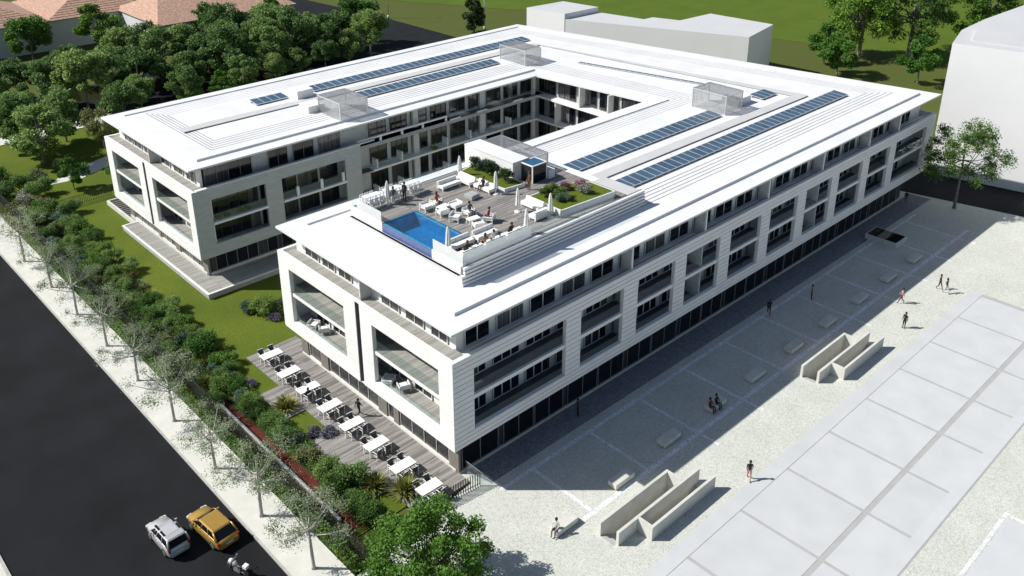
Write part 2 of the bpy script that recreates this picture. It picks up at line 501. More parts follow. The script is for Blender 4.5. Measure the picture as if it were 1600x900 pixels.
WELLS = [(4.35, -10.25), (31.1, -10.2)]
PITS = []
for wx, wy in WELLS: PITS += [(wx + .02, wx + 7.37, wy - 1.22, wy + .01), (wx + 2.41, wx + 9.2, wy - 2.505, wy - 1.455)]
def holed(name, poly, z, m):
    bm = bmesh.new(); ed = []
    for lp in [poly] + [rect(*q) for q in PITS]:
        vs = [bm.verts.new((a, c_, z)) for a, c_ in lp]
        ed += [bm.edges.new((vs[i], vs[(i + 1) % len(vs)])) for i in range(len(vs))]
    bmesh.ops.triangle_fill(bm, use_beauty=True, use_dissolve=False, edges=ed, normal=(0, 0, 1))
    for f in bm.faces:
        if f.normal.z < 0: f.normal_flip()
    me = bpy.data.meshes.new(name); bm.to_mesh(me); bm.free(); me.materials.append(m)
    o = put(name, me); o['kind'] = 'structure'
    return o
holed('ground', rect(-700, 900, -700, 900), -0.06, X['olive_grass'])
sheet('meadow', [(136.2, 58), (143.5, 28), (160, -60), (800, -60), (800, 700), (88, 700), (88, 170), (128, 92)], -0.02, X['meadow'])
sheet('front_street', rect(-26.22, -12.95, -120, 104.2), 0.0, X['asphalt'])
sheet('side_street', [(-40, 104.2), (88, 103.5), (88, 124), (-40, 121.0)], -0.004, X['asphalt'])
sheet('back_street', [(80.5, 62), (87.2, 58), (87.6, 104), (88.0, 130), (85.4, 161), (84, 420), (66, 420), (70, 122), (71, 104)], 0.004, X['asphalt'])
sheet('plaza_street', [(77.2, 2.5), (85.5, 3.4), (88.2, -9.5), (120, -140), (110, -140), (80.6, -12)], 0.004, X['asphalt'])
sheet('lane_behind', [(77.2, 2.5), (85.5, 3.4), (76.0, 62), (69.0, 62)], 0.006, X['asphalt'])
# pavements with kerbs
def walk(name, poly): return sheet(name, poly, 0.12, X['pavement'], 0.16)
walk('pavement_front', rect(-12.9, -9.95, -40, 100.4))
walk('pavement_side', [(-9.9, 100.5), (70, 98.6), (70, 102.3), (-9.9, 104.4)])
walk('pavement_across', rect(-40, -26.4, -60, 140))
for nm, p in (('kerb_front', rect(-13.06, -12.905, -40, 100.4)), ('kerb_across', rect(-26.395, -26.2, -60, 140))):
    sheet(nm, p, 0.11, X['kerb'], 0.15)
# garden lawn and planting beds
sheet('lawn_front', rect(-8.55, 22, 1.2, 100.4), 0.02, X['lawn'])
sheet('lawn_side', [(22, 62.8), (70, 63.3), (70, 98.5), (22, 99.5)], 0.018, X['lawn'])
sheet('garden_bed', [(-8.5, 1.3), (-4.9, 1.3), (-4.4, 11.8), (-5.2, 16), (-4.6, 19.9), (-4.9, 26), (-5.6, 34), (-5.0, 46), (-6.0, 60), (-8.5, 66)], 0.028, X['soil'])
sheet('hedge_strip', rect(-9.93, -8.55, -1.5, 100.3), 0.03, X['soil'])
sheet('mulch_strip', [(-7.9, 2.0), (-6.7, 2.0), (-6.9, 10), (-7.1, 17), (-7.3, 22.5), (-7.9, 22.5)], 0.04, X['mulch'])
sheet('mulch_patch', [(-4.9, 10.6), (-3.4, 10.4), (-3.2, 11.9), (-4.7, 12.6)], 0.044, X['mulch'])
sheet('sand_path', [(-2.2, 80.2), (1.6, 79.6), (7.5, 82.6), (7.0, 85.6), (0, 82.6)], 0.03, X['pavement'])
c = MB().box(-8.12, -7.9, 3.1, 20.8, 0.0, 0.42).build('garden_kerb_wall', X['concrete'])
tag(c, 'low concrete kerb wall along the red mulch strip', 'low wall')

# plaza: setts, darker band by the facade, paler lines
plaza = holed('plaza', [(-9.9, -140), (108, -140), (80.4, -12), (77.15, 2.4), (75, 2.4), (75, 1.06), (1.2, 1.06), (1.2, -0.2), (-9.9, -1.6)], 0.0, X['cobbles'])
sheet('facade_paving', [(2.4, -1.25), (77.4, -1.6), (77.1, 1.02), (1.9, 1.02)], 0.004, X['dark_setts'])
LX = [5.7 + 6.3 * k for k in range(-1, 11)]
b = MB()
b.box(2.4, 71.6, -2.42, -2.08, -0.02, 0.006)
b.box(4.6, 71.6, -8.62, -8.22, -0.02, 0.006)
for x in LX:
    
    if x > 4: b.box(x - 0.14, x + 0.14, -8.2, -2.44, -0.02, 0.006)
    
    if x > 9 and not any(a - .3 < x < c_ + .3 for a, c_, _, _ in PITS): b.box(x - 0.14, x + 0.14, -10.4, -8.64, -0.02, 0.006)
o = b.build('plaza_line_setts', X['line_setts'], plaza)
o['kind'] = 'stuff'
b = MB()
b.box(-6, 27.0, -28.85, -28.6, -0.02, 0.006); b.box(26.75, 27.0, -60, -28.86, -0.02, 0.006)
o = b.build('plaza_line_setts', X['line_setts'], plaza)
o['kind'] = 'stuff'
# large pale slab field on the plaza, joints recessed
apron = sheet('plaza_apron', rect(-8, 57.5, -26.0, -14.35), 0.012, X['slab_joint'], 0.02)
b = MB().box(-8, 57.5, -15.52, -14.35, 0.0, 0.03); b.build('border_slab', X['slab'], apron)
xs = [0.9 + 6.28 * k for k in range(-1, 9)] + [57.0]
for i in range(len(xs) - 1):
    for (ya, yb) in ((-21.6, -15.58), (-25.05, -22.0)):
        MB().box(xs[i] + 0.15, xs[i + 1] - 0.15, ya, yb, 0.0, 0.03).build('paving_slab', X['slab'], apron)
MB().box(-8, 57.5, -25.9, -25.0501, 0.0, 0.03).build('border_slab', X['slab'], apron)
o = sheet('plaza_apron_far', rect(-8, 26.5, -60, -29.0), 0.02, X['slab'], 0.02)

# ------------------------------------------------------------------ main building
B = empty('courtyard_building', (0, 0, 0), 0, 'large white four-storey U-shaped building with broad flat white roof around a courtyard', 'building')
UNIT = MB().box(-0.5, 0.5, -0.5, 0.5, -0.5, 0.5).mesh('cladding_board', X['facade_white'])

def board(parent, x0, x1, y0, y1, z0, z1):
    return put('cladding_board', UNIT, parent, ((x0 + x1) / 2, (y0 + y1) / 2, (z0 + z1) / 2), (0, 0, 0), (x1 - x0, y1 - y0, z1 - z0))

Z0, Z1 = 3.4, 10.9          # clad block, bottom and top
ZA, ZB = 4.45, 9.77         # loggia openings
XE = 78.1
OP = [(1.9, 11.55), (13.15, 18.45), (20.2, 25.4), (26.95, 32.2), (33.85, 39.1), (40.65, 45.9), (47.45, 52.8), (54.25, 59.7), (61.2, 66.35), (67.8, 76.1)]
FR = [(1.55, 9.75), (13.5, 21.95)]              # front of the right wing (along y)
FL = [(41.4, 49.95), (53.4, 60.95)]             # front of the left wing
YR = 23.4; YL0, YL1 = 40.15, 62.5
COURSE = (ZB - ZA) / 12

def clad(name, axis, openings, a0, a1, slot=None, parent=B):
    """axis 'x': wall in plane y=0 facing -y; axis 'y': wall in plane x=0 facing -x. Backing wall with the openings, boards in front"""
    bk = MB()
    def bb(u0, u1, d0, d1, z0, z1):
        if axis == 'x': bk.box(u0, u1, d0, d1, z0, z1)
        else: bk.box(d0, d1, u0, u1, z0, z1)
    cuts = [a0 + (0.06 if axis == 'y' else 0)] + [v for o_ in openings for v in o_] + [a1 - 0.01]
    piers = [(cuts[i], cuts[i + 1]) for i in range(0, len(cuts), 2)]
    for u0, u1 in piers:
        if slot and u0 < slot[0] < u1:
            bb(u0, slot[0], 0.05, 0.36, Z0, Z1); bb(slot[1], u1, 0.05, 0.36, Z0, Z1); bb(slot[0], slot[1], 0.28, 0.36, Z0, Z1)
        else: bb(u0, u1, 0.05, 0.36, Z0, Z1)
    for u0, u1 in openings:
        bb(u0, u1, 0.05, 0.36, Z0, ZA); bb(u0, u1, 0.05, 0.36, ZB, Z1)
    w = bk.build(name, X['joint'], parent)
    def cb(u0, u1, z0, z1):
        if axis == 'x': board(w, u0, u1, 0.0, 0.049, z0, z1)
        else: board(w, 0.0, 0.049, u0, u1, z0, z1)
    g = 0.022 if axis == 'x' else 0.012
    for u0, u1 in piers:
        segs = [(u0, slot[0]), (slot[1], u1)] if (slot and u0 < slot[0] < u1) else [(u0, u1)]
        for s0, s1 in segs:
            if axis == 'y' and s0 < a0 + .1: s0 = a0
            for k in range(12): cb(s0, s1, ZA + k * COURSE + g, ZA + (k + 1) * COURSE - g)
    runs = [(a0, slot[0]), (slot[1], a1)] if slot else [(a0, a1)]
    for s0, s1 in runs:
        for z0, z1 in ((Z0, Z0 + 0.34), (Z0 + 0.34, Z0 + 0.69), (Z0 + 0.69, ZA), (ZB, ZB + 0.38), (ZB + 0.38, ZB + 0.76), (ZB + 0.76, Z1 + 0.02)):
            cb(s0, s1, z0 + g, z1 - g)
    # reveals: white lining of every opening
    rv = MB()
    def rb(u0, u1, d0, d1, z0, z1):
        if axis == 'x': rv.box(u0, u1, d0, d1, z0, z1)
        else: rv.box(d0, d1, u0, u1, z0, z1)
    for u0, u1 in openings:
        rb(u0, u0 + 0.05, 0.004, 0.37, ZA, ZB); rb(u1 - 0.05, u1, 0.004, 0.37, ZA, ZB)
        rb(u0 + 0.05, u1 - 0.05, 0.004, 0.37, ZA, ZA + 0.04); rb(u0 + 0.05, u1 - 0.05, 0.004, 0.37, ZB - 0.04, ZB)
    rv.build('opening_lining', X['facade_white'], parent)
    return w
clad('plaza_facade', 'x', OP, 0.05, XE)
clad('front_facade', 'y', FR, 0.0, YR, (11.25, 11.85))
clad('front_facade', 'y', FL, YL0, YL1, (51.38, 51.98))

def plain(name, m, boxes, parent=B):
    for q in boxes: o = MB().box(*q).build(name, m, parent)
    return o
def joined(name, m, boxes, parent=B):
    b = MB()
    for q in boxes: b.box(*q)
    return b.build(name, m, parent)

# inner shells: back walls of the loggias, end walls, floors
D = 1.95
plain('inner_wall', X['render_white'], [(D, XE - 1.5, D, D + 0.25, Z0 + 0.3, 10.1), (2.1, 2.35, D + 0.26, YR - 0.4, Z0 + 0.3, 10.1), (1.6, XE - 1.5, 1.5, 1.8, 10.1, 13.1), (1.6, 1.9, 1.81, YR - .4, 10.1, 13.1),
                                        (2.36, 50.0, YR - 0.65, YR - 0.4, 0.0, 13.1)])
plain('inner_wall', X['render_white'], [(2.1, 2.35, YL0 + 1.6, YL1 - 0.4, Z0 + 0.3, 10.1), (1.6, 1.9, YL0 + 1.4, YL1 - .4, 10.1, 13.1), (2.36, 66.0, YL1 - 0.65, YL1 - 0.4, 0.0, 13.1)])
plain('end_wall', X['facade_white'], [(XE - 0.02, XE + 0.3, 0.05, D + 1.0, Z0, Z1), (0.05, 20.0, YR - 0.02, YR + 0.25, Z0, Z1)])
plain('end_wall', X['facade_white'], [(0.05, 66.4, YL1 - 0.02, YL1 + 0.25, Z0, Z1)])
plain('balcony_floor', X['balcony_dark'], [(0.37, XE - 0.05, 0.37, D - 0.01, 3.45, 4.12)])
plain('balcony_floor', X['concrete_grey'], [(0.37, 2.09, D + 0.0, YR - 0.05, 3.45, 4.1),
                                            (0.37, 2.09, YL0 + 0.3, YL1 - 0.05, 3.45, 4.1)])
plain('block_underside', X['facade_white'], [(0.06, XE, 0.06, 3.0, 3.404, 3.448), (0.06, 3.0, 3.01, YR, 3.404, 3.448), (0.06, 3.0, YL0 + .06, YL1, 3.404, 3.448), (3.01, 22, YL0 + .06, YL0 + 3, 3.404, 3.448)])
# middle slabs with white edges, one per opening
for u0, u1 in OP: plain('balcony_slab', X['facade_white'], [(u0 + 0.06, u1 - 0.06, 0.12, 0.36, 7.02, 7.34)])
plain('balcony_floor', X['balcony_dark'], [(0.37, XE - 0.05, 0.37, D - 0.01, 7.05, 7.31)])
plain('balcony_floor', X['concrete_grey'], [(0.37, 2.09, D, YR - 0.05, 7.05, 7.28), (0.37, 2.09, YL0 + 0.3, YL1 - 0.05, 7.05, 7.28)])
for u0, u1 in FR + FL: plain('balcony_slab', X['facade_white'], [(0.12, 0.36, u0 + 0.06, u1 - 0.06, 7.06, 7.36)])
# top walkway behind the parapet
plain('parapet_floor', X['facade_white'], [(0.37, XE, 0.37, 1.49, 10.0, 10.42), (0.37, 1.59, 1.50, YR - 0.3, 10.0, 10.70), (0.37, 1.59, YL0 + 0.4, YL1 - 0.3, 10.0, 10.70)])
plain('parapet_cap', X['facade_white'], [(0.37, XE + .02, 0.012, 0.365, Z1 + 0.002, Z1 + 0.045), (0.012, 0.369, 0.012, YR + .2, Z1 + 0.003, Z1 + 0.046), (0.012, 0.369, YL0 + .01, YL1 + .2, Z1 + 0.003, Z1 + 0.046)])
plain('parapet_gutter', X['concrete_grey'], [(2.4, XE - 0.1, 0.60, 0.95, 10.43, 10.62)])

def boards_x(name, x0, x1, y0, y1, z, w=0.15, gap=0.014, th=0.03, mname='deck', parent=None, seglen=(2.0, 4.5), skip=None, kind='stuff'):
    """timber boards running along x, staggered joints"""
    rnd = random.Random(int(x0 * 100 + y0 * 10 + z))
    b = MB(); y = y0
    while y < y1 - 0.02:
        ye = min(y + w - gap, y1)
        x = x0 - rnd.uniform(0, 1.5)
        while x < x1:
            xe = x + rnd.uniform(*seglen)
            a, c_ = max(x, x0), min(xe, x1) - 0.006
            if c_ > a + 0.03 and not (skip and skip((a + c_) / 2, (y + ye) / 2)):
                b.box(a, c_, y, ye, z - th, z + rnd.uniform(-0.002, 0.002))
            x = xe
        y += w
    o = b.build(name, X[mname], parent)
    if kind: o['kind'] = kind
    return o
boards_x('deck_boards', 0.37, 1.58, 0.4, YR - 0.4, 10.75, mname='deck_pale', parent=B)
boards_x('deck_boards', 0.37, 1.58, YL0 + 0.4, YL1 - 0.4, 10.75, mname='deck_pale', parent=B)
for (ya, yb) in FR + FL:
    boards_x('deck_boards', 0.14, 2.05, ya - 0.2, yb + 0.2, 7.40, mname='deck_pale', parent=B)
    boards_x('deck_boards', 0.38, 2.05, ya - 0.2, yb + 0.2, 4.15, mname='deck_pale', parent=B)

# partitions between flats
PX = [19.6, 29.95, 40.35, 50.8, 61.1, 68.45]
part_m = tile_wall_mat('louvre_wall', (0.68, 0.68, 0.68), 30.0, 0.12)
for x in PX:
    plain('partition', part_m, [(x - 0.06, x + 0.06, 0.40, D - 0.01, 4.13, 7.04), (x - 0.06, x + 0.06, 0.40, D - 0.01, 7.32, 9.99)])
    plain('partition', part_m, [(x - 0.06, x + 0.06, 0.37, 1.49, 10.43, 13.05)])
    plain('partition_post', X['facade_white'], [(x - 0.09, x + 0.09, 0.24, 0.37, 10.93, 13.08)])
for y in (12.3, 51.7):
    plain('partition', part_m, [(0.40, 2.08, y - 0.06, y + 0.06, 4.16, 7.04), (0.40, 2.08, y - 0.06, y + 0.06, 7.41, 9.99), (0.55, 1.59, y - 0.5, y - 0.38, 10.76, 13.06)])
for y in (0.5, YR - 0.5, YL0 + 0.4, YL1 - 0.5):
    plain('partition', X['render_white'], [(0.40, 2.08, y - 0.06, y + 0.06, 4.16, 7.04), (0.40, 2.08, y - 0.06, y + 0.06, 7.41, 9.99)])

# windows: pane mesh plus a frame child, meshes shared between windows of one size
WCACHE = {}
def window(parent, loc, rz, w, h, n, frame='frame_white', pane='pane', bar=0.07, name='window'):
    k = (round(w, 2), round(h, 2), n, frame, pane, bar)
    if k not in WCACHE:
        p = MB()
        for i in range(n): p.box(w * i / n + 0.01, w * (i + 1) / n - 0.01, -0.03, 0.02, 0.02, h - 0.02)
        f = MB()
        f.box(0, w, -0.09, -0.031, 0, bar); f.box(0, w, -0.09, -0.031, h - bar, h)
        for i in range(n + 1):
            c_ = w * i / n; hw = bar / 2 if 0 < i < n else bar
            a, e = max(0, c_ - hw), min(w, c_ + hw)
            f.box(a, e, -0.085, -0.032, bar, h - bar)
        WCACHE[k] = (p.mesh('window', X[pane]), f.mesh('frame', X[frame]))
    me, fm = WCACHE[k]
    o = put(name, me, parent, loc, (0, 0, rz))
    put('frame', fm, o)
    return o
pil = [1.65 + 3.45 * k for k in range(23)]
for i in range(22):
    a = pil[i] + 0.33; w = 2.79
    if a < 2.0: a, w = 2.35, 2.4
    if a + w > 76.2: continue
    if any(abs(x - (a + w / 2)) < 1.2 for x in PX): pass
    window(B, (a, D - 0.03, 4.2), 0, w, 2.35, 3)
    window(B, (a, D - 0.03, 7.40), 0, w, 2.35, 3)
    window(B, (a, 1.47, 10.62), 0, w, 2.40, 2)
# front windows, upper storey (lit) and behind the loggias
for y1, w in ((21.4, 2.1), (18.75, 1.9), (16.3, 1.9), (10.35, 2.3), (7.25, 2.2), (4.2, 1.9)):
    window(B, (1.57, y1, 10.80), -RAD(90), w, 2.0, 2, pane='pane_sunlit')
    window(B, (2.07, y1, 4.2), -RAD(90), w, 2.35, 2); window(B, (2.07, y1, 7.42), -RAD(90), w, 2.3, 2)
for y1, w in ((60.3, 2.2), (57.6, 2.1), (54.9, 2.1), (50.6, 2.3), (47.4, 2.2), (44.4, 2.0)):
    window(B, (1.57, y1, 10.80), -RAD(90), w, 2.0, 2, pane='pane_sunlit')
    window(B, (2.07, y1, 4.2), -RAD(90), w, 2.35, 2); window(B, (2.07, y1, 7.42), -RAD(90), w, 2.3, 2)
plain('sill_band', X['frame_white'], [(1.46, 1.59, 1.6, YR - 0.6, 10.76, 10.79), (1.46, 1.59, YL0 + 1.5, YL1 - .6, 10.76, 10.79)])

# glass balustrades of the loggias
def sheet_x(name, x0, x1, y, z0, z1, m, t=0.012, parent=B): return plain(name, X[m], [(x0, x1, y, y + t, z0, z1)], parent)
def sheet_y(name, x, y0, y1, z0, z1, m, t=0.012, parent=B): return plain(name, X[m], [(x, x + t, y0, y1, z0, z1)], parent)
for u0, u1 in OP:
    sheet_x('balustrade', u0 + 0.08, u1 - 0.08, 0.16, 7.35, 8.35, 'balustrade')
    sheet_x('balustrade', u0 + 0.08, u1 - 0.08, 0.30, 4.50, 5.15, 'balustrade')
for u0, u1 in FR + FL:
    sheet_y('balustrade', 0.16, u0 + 0.08, u1 - 0.08, 7.42, 8.4, 'balustrade')
    sheet_y('balustrade', 0.30, u0 + 0.08, u1 - 0.08, 4.50, 5.15, 'balustrade')

# ground floor: recessed dark glazing, plinth and posts
GY = 1.15
plain('plinth', X['concrete'], [(1.3, 74.8, GY - 0.06, GY + 0.3, -0.05, 0.16)])
plain('ground_floor_core', X['frame_dark'], [(1.45, 74.6, GY + 0.12, GY + 0.5, 0.16, 3.4)])
x = 1.6; i = 0
while x < 73.5:
    w = 3.3 if i % 3 else 3.7
    window(B, (x, GY + 0.08, 0.2), 0, w, 3.15, 2, 'frame_grey', 'pane_dark', 0.05, 'shop_window')
    x += w + (0.12 if i % 2 else 0.55); i += 1
plain('plinth', X['concrete'], [(1.18, 1.5, 1.46, 23.2, -0.05, 0.25)])
plain('ground_floor_core', X['frame_dark'], [(1.5, 1.8, 1.6, 23.2, 0.25, 3.4)])
GF = [(20.0, 1), (17.1, 0), (11.4, 1), (9.0, 1), (2.6, 1), (1.5, 1)]
for y0, y1 in ((18.9, 20.1), (10.2, 11.4), (8.6, 9.3), (1.15, 2.3), (22.2, 23.3)):
    nb = max(2, int((y1 - y0) / 0.3))
    for k in range(nb):
        a = y0 + (y1 - y0) * k / nb
        MB().box(1.26, 1.48, a + 0.008, a + (y1 - y0) / nb - 0.008, 0.0, 3.398).build('pier_board', X['wood_grey'], B)
for y1, w, n in ((18.7, 7.2, 5), (10.1, 0.75, 1), (8.5, 6.1, 4), (22.1, 1.9, 1)):
    window(B, (1.44, y1, 0.27), -RAD(90), w, 3.08, n, 'frame_white', 'pane_sunlit', 0.04, 'shop_window')
# left wing ground floor
plain('plinth', X['concrete'], [(1.18, 1.5, 42.0, 62.0, 0.0, 0.85), (1.52, 20, 41.62, 41.95, 0.0, 0.85)])
plain('ground_floor_core', X['frame_dark'], [(1.5, 1.8, 42.0, 62.0, 0.85, 3.4), (1.81, 21.5, 41.85, 42.0, 0.85, 3.4)])
for y0, y1 in ((41.7, 42.9), (48.4, 49.6), (53.4, 54.0), (60.8, 62.0)):
    nb = max(2, int((y1 - y0) / 0.3))
    for k in range(nb):
        a = y0 + (y1 - y0) * k / nb
        MB().box(1.26, 1.48, a + 0.008, a + (y1 - y0) / nb - 0.008, 0.6, 3.398).build('pier_board', X['wood_grey'], B)
for y1, w, n in ((60.7, 6.6, 4), (53.3, 3.6, 3), (48.3, 5.3, 4)):
    window(B, (1.44, y1, 0.87), -RAD(90), w, 2.48, n, 'frame_white', 'pane_sunlit', 0.04, 'shop_window')
for x0, w, n in ((2.2, 7.3, 6), (10.0, 5.2, 4), (15.5, 5.2, 4)):
    window(B, (x0, 41.8, 0.87), 0, w, 2.48, n, 'frame_grey', 'pane', 0.06, 'shop_window')

# left wing, side towards the court: stone-clad block with two loggias
LO = [(1.85, 8.0), (9.9, 17.9)]; LZ0, LZ1 = 4.7, 9.65; XB = 20.0
cuts = [0.05] + [v for o_ in LO for v in o_] + [XB]
sb = [(cuts[i], cuts[i + 1], YL0, YL0 + 0.34, Z0, Z1) for i in range(0, 6, 2)]
for u0, u1 in LO: sb += [(u0, u1, YL0, YL0 + 0.34, Z0, LZ0), (u0, u1, YL0, YL0 + 0.34, LZ1, Z1)]
joined('court_facade', X['stone_wall'], sb)
plain('court_facade_cap', X['facade_white'], [(0.5, XB + 2, YL0 - 0.03, YL0 + 0.36, Z1 + 0.004, Z1 + 0.1)])
plain('balcony_floor', X['concrete_grey'], [(2.4, 21.9, YL0 + 0.35, 41.8, 3.45, 4.3), (2.4, 21.9, YL0 + 0.35, 41.8, 6.9, 7.1), (2.1, 50, YL0 + 0.37, 41.8, 10.0, 10.4)])
plain('inner_wall', X['stone_wall'], [(2.36, 21.9, 41.82, 42.0, 3.45, 13.1)])
for u0, u1 in LO: plain('balcony_slab', X['facade_white'], [(u0 + 0.05, u1 + 0.1, YL0 - 0.06, YL0 + 0.34, 6.85, 7.1)])
plain('balustrade_post', X['facade_white'], [(11.6, 11.9, YL0 + 0.0, YL0 + 0.2, 7.11, 8.2), (14.6, 14.9, YL0 + 0.0, YL0 + 0.2, 7.11, 8.2), (17.4, 17.7, YL0 + 0.0, YL0 + 0.2, 7.11, 8.2)])
for u0, u1 in LO: sheet_x('balustrade', u0 + 0.08, u1 - 0.08, YL0 + 0.22, 7.12, 8.0, 'balustrade')
for x0, w, n in ((2.2, 5.6, 5), (8.1, 1.6, 2), (10.1, 2.4, 2), (12.7, 2.5, 3), (15.5, 2.3, 2)):
    for z in (4.4, 7.2): window(B, (x0, 41.79, z), 0, w, 2.4, n, 'frame_dark', 'pane', 0.05)
for x0, w, n in ((2.2, 5.3, 4), (9.45, 2.3, 2), (12.45, 2.55, 2), (15.65, 2.8, 2)):
    window(B, (x0, 41.79, 10.5), 0, w, 2.45, n, 'frame_grey', 'pane', 0.05)

# courtyard facades (left wing inner side beyond the block, and the back wing)
plain('court_wall', X['stone_wall'], [(22.0, 50.0, 41.95, 42.2, 0.0, 13.1), (49.85, 50.1, 23.0, 41.94, 0.0, 13.1)])
for z in (0.3, 3.9, 7.3, 10.6):
    for k in range(9):
        x0 = 22.4 + 3.05 * k
        window(B, (x0, 41.92, z), 0, 2.45, 2.45 if z > 1 else 2.9, 3 if k % 2 else 2, 'frame_dark', 'pane', 0.05)
    for k in range(5):
        window(B, (49.82, 41.3 - 3.6 * k, z), -RAD(90), 3.1, 2.45 if z > 1 else 2.9, 3, 'frame_dark', 'pane', 0.05)
for z in (3.45, 6.85, 10.15):
    plain('balcony_slab', X['facade_white'], [(20.05, 48.6, YL0 + 0.5, 41.94, z, z + 0.25), (48.62, 49.84, 24.0, 41.94, z, z + 0.25)])
plain('balcony_beam', X['facade_white'], [(20.05, 33.2, YL0 + 0.45, YL0 + 0.72, 10.95, 11.15), (20.05, 48.55, YL0 + 0.42, YL0 + 0.49, 10.05, 10.42)])
for x in (20.1, 23.1, 26.2, 29.3, 32.9):
    plain('beam_post', X['facade_white'], [(x, x + 0.25, YL0 + 0.5, YL0 + 0.7, 10.43, 10.94)])
for z in (3.7, 7.1):
    sheet_x('balustrade', 20.2, 48.5, YL0 + 0.6, z, z + 0.95, 'balustrade')
    for x in (22.6, 26.2, 33.2, 37.0, 44.0): plain('balcony_divider', X['facade_white'], [(x, x + 0.2, YL0 + 0.7, 41.9, z, z + 1.05)])
sheet_x('balustrade', 33.5, 48.5, YL0 + 0.6, 10.4, 11.3, 'balustrade')
for x in (33.5, 37.9, 44.2): plain('balcony_platform', X['facade_white'], [(x, x + 1.7, YL0 + 0.3, YL0 + 0.49, 10.43, 10.6)])
plain('court_column', part_m, [(48.3, 48.75, 41.0, 41.4, 0, 13.1), (39.3, 40.1, 41.5, 41.94, 0, 13.1), (28.6, 29.4, 41.5, 41.94, 0, 13.1)])
plain('balcony_divider', part_m, [(48.75, 49.84, 33.0, 33.2, 10.42, 13.1), (48.75, 49.84, 28.2, 28.4, 10.42, 13.1), (48.75, 49.84, 37.2, 37.4, 7.1, 10.1)])

# roof: U-shaped eave slab, raised field with steps
OUT = [(0, 0), (78.7, 0), (66.5, 63.1), (0, 62.6), (0, YL0), (48.0, YL0), (49.8, YR), (0, YR)]
def inset(poly, d):
    n = len(poly); dd = d if hasattr(d, '__len__') else [d] * n; res = []
    L_ = []
    for i in range(n):
        p, q = Vector(poly[i]), Vector(poly[(i + 1) % n])
        t = (q - p).normalized(); nrm = Vector((-t.y, t.x))
        L_.append((p + nrm * dd[i], t))
    for i in range(n):
        (p1, t1), (p2, t2) = L_[i - 1], L_[i]
        den = t1.x * t2.y - t1.y * t2.x
        s = ((p2 - p1).x * t2.y - (p2 - p1).y * t2.x) / den
        r = p1 + t1 * s
        res.append((r.x, r.y))
    return res
roof = MB().prism(OUT, 13.12, 13.30).build('roof', X['roof_white'], B)
k0, k1, kf = inset(OUT, 1.72), inset(OUT, 2.02), inset(OUT, 2.03)
c0, c1 = inset(OUT, 1.80), inset(OUT, 1.94)
for i in range(8):
    j = (i + 1) % 8
    MB().prism([k0[i], k0[j], k1[j], k1[i]], 13.298, 13.53, top=[c0[i], c0[j], c1[j], c1[i]]).build('roof_kerb', X['roof_white'], roof)
MB().prism(kf, 13.29, 13.40).build('roof_field', X['roof_white'], roof)
# edges: 0 plaza, 1 back, 2 outer left, 3 left front, 4 left inner, 5 court back, 6 right inner, 7 right front
SX = 25.4
def ringd(k, e): 
    return inset(OUT, [4.25 + .52 * k + e, 3.2 + .55 * k + e, 2.5 + .64 * k + e, 4.2 + .36 * k + e, 3.6 + .58 * k + e, 2.9 + .6 * k + e, 2.2 + .5 * k + e, SX + .003 * k + e * .01])
for k in range(5):
    z = 13.404 + 0.012 * k
    MB().prism(ringd(k, 0), 13.3, z).build('slat_gap', X['frame_grey'], roof)
    MB().prism(ringd(k, 0.09), 13.3, z + 0.006).build('roof_slat', X['roof_white'], roof)
ZT = 13.404 + 0.012 * 4 + 0.006      # top of the roof field
w = MB()
w.box(4.4, 58.9, 50.4, 51.75, ZT + 0.08, ZT + 0.15)
w.prism([(58.92, 51.75), (58.92, 50.4), (63.9, 11.95), (65.2, 11.95)][::-1], ZT + 0.08, ZT + 0.15)
w.box(SX, 65.3, 10.6, 11.94, ZT + 0.08, ZT + 0.151)
w.build('roof_walkway', X['walkway_grey'], roof)
plain('walkway_support', X['frame_grey'], [(4.45, 58.8, 50.46, 51.7, ZT - 0.02, ZT + 0.081), (SX + .02, 65, 10.66, 11.9, ZT - 0.02, ZT + 0.081)], roof)
plain('roof_hatch_box', X['facade_white'], [(19.4, 21.6, 52.0, 54.0, ZT, ZT + 1.1), (17.7, 19.9, 46.8, 48.8, ZT, ZT + 0.8), (55.6, 58.4, 14.2, 16.4, ZT, ZT + 0.9)], roof)

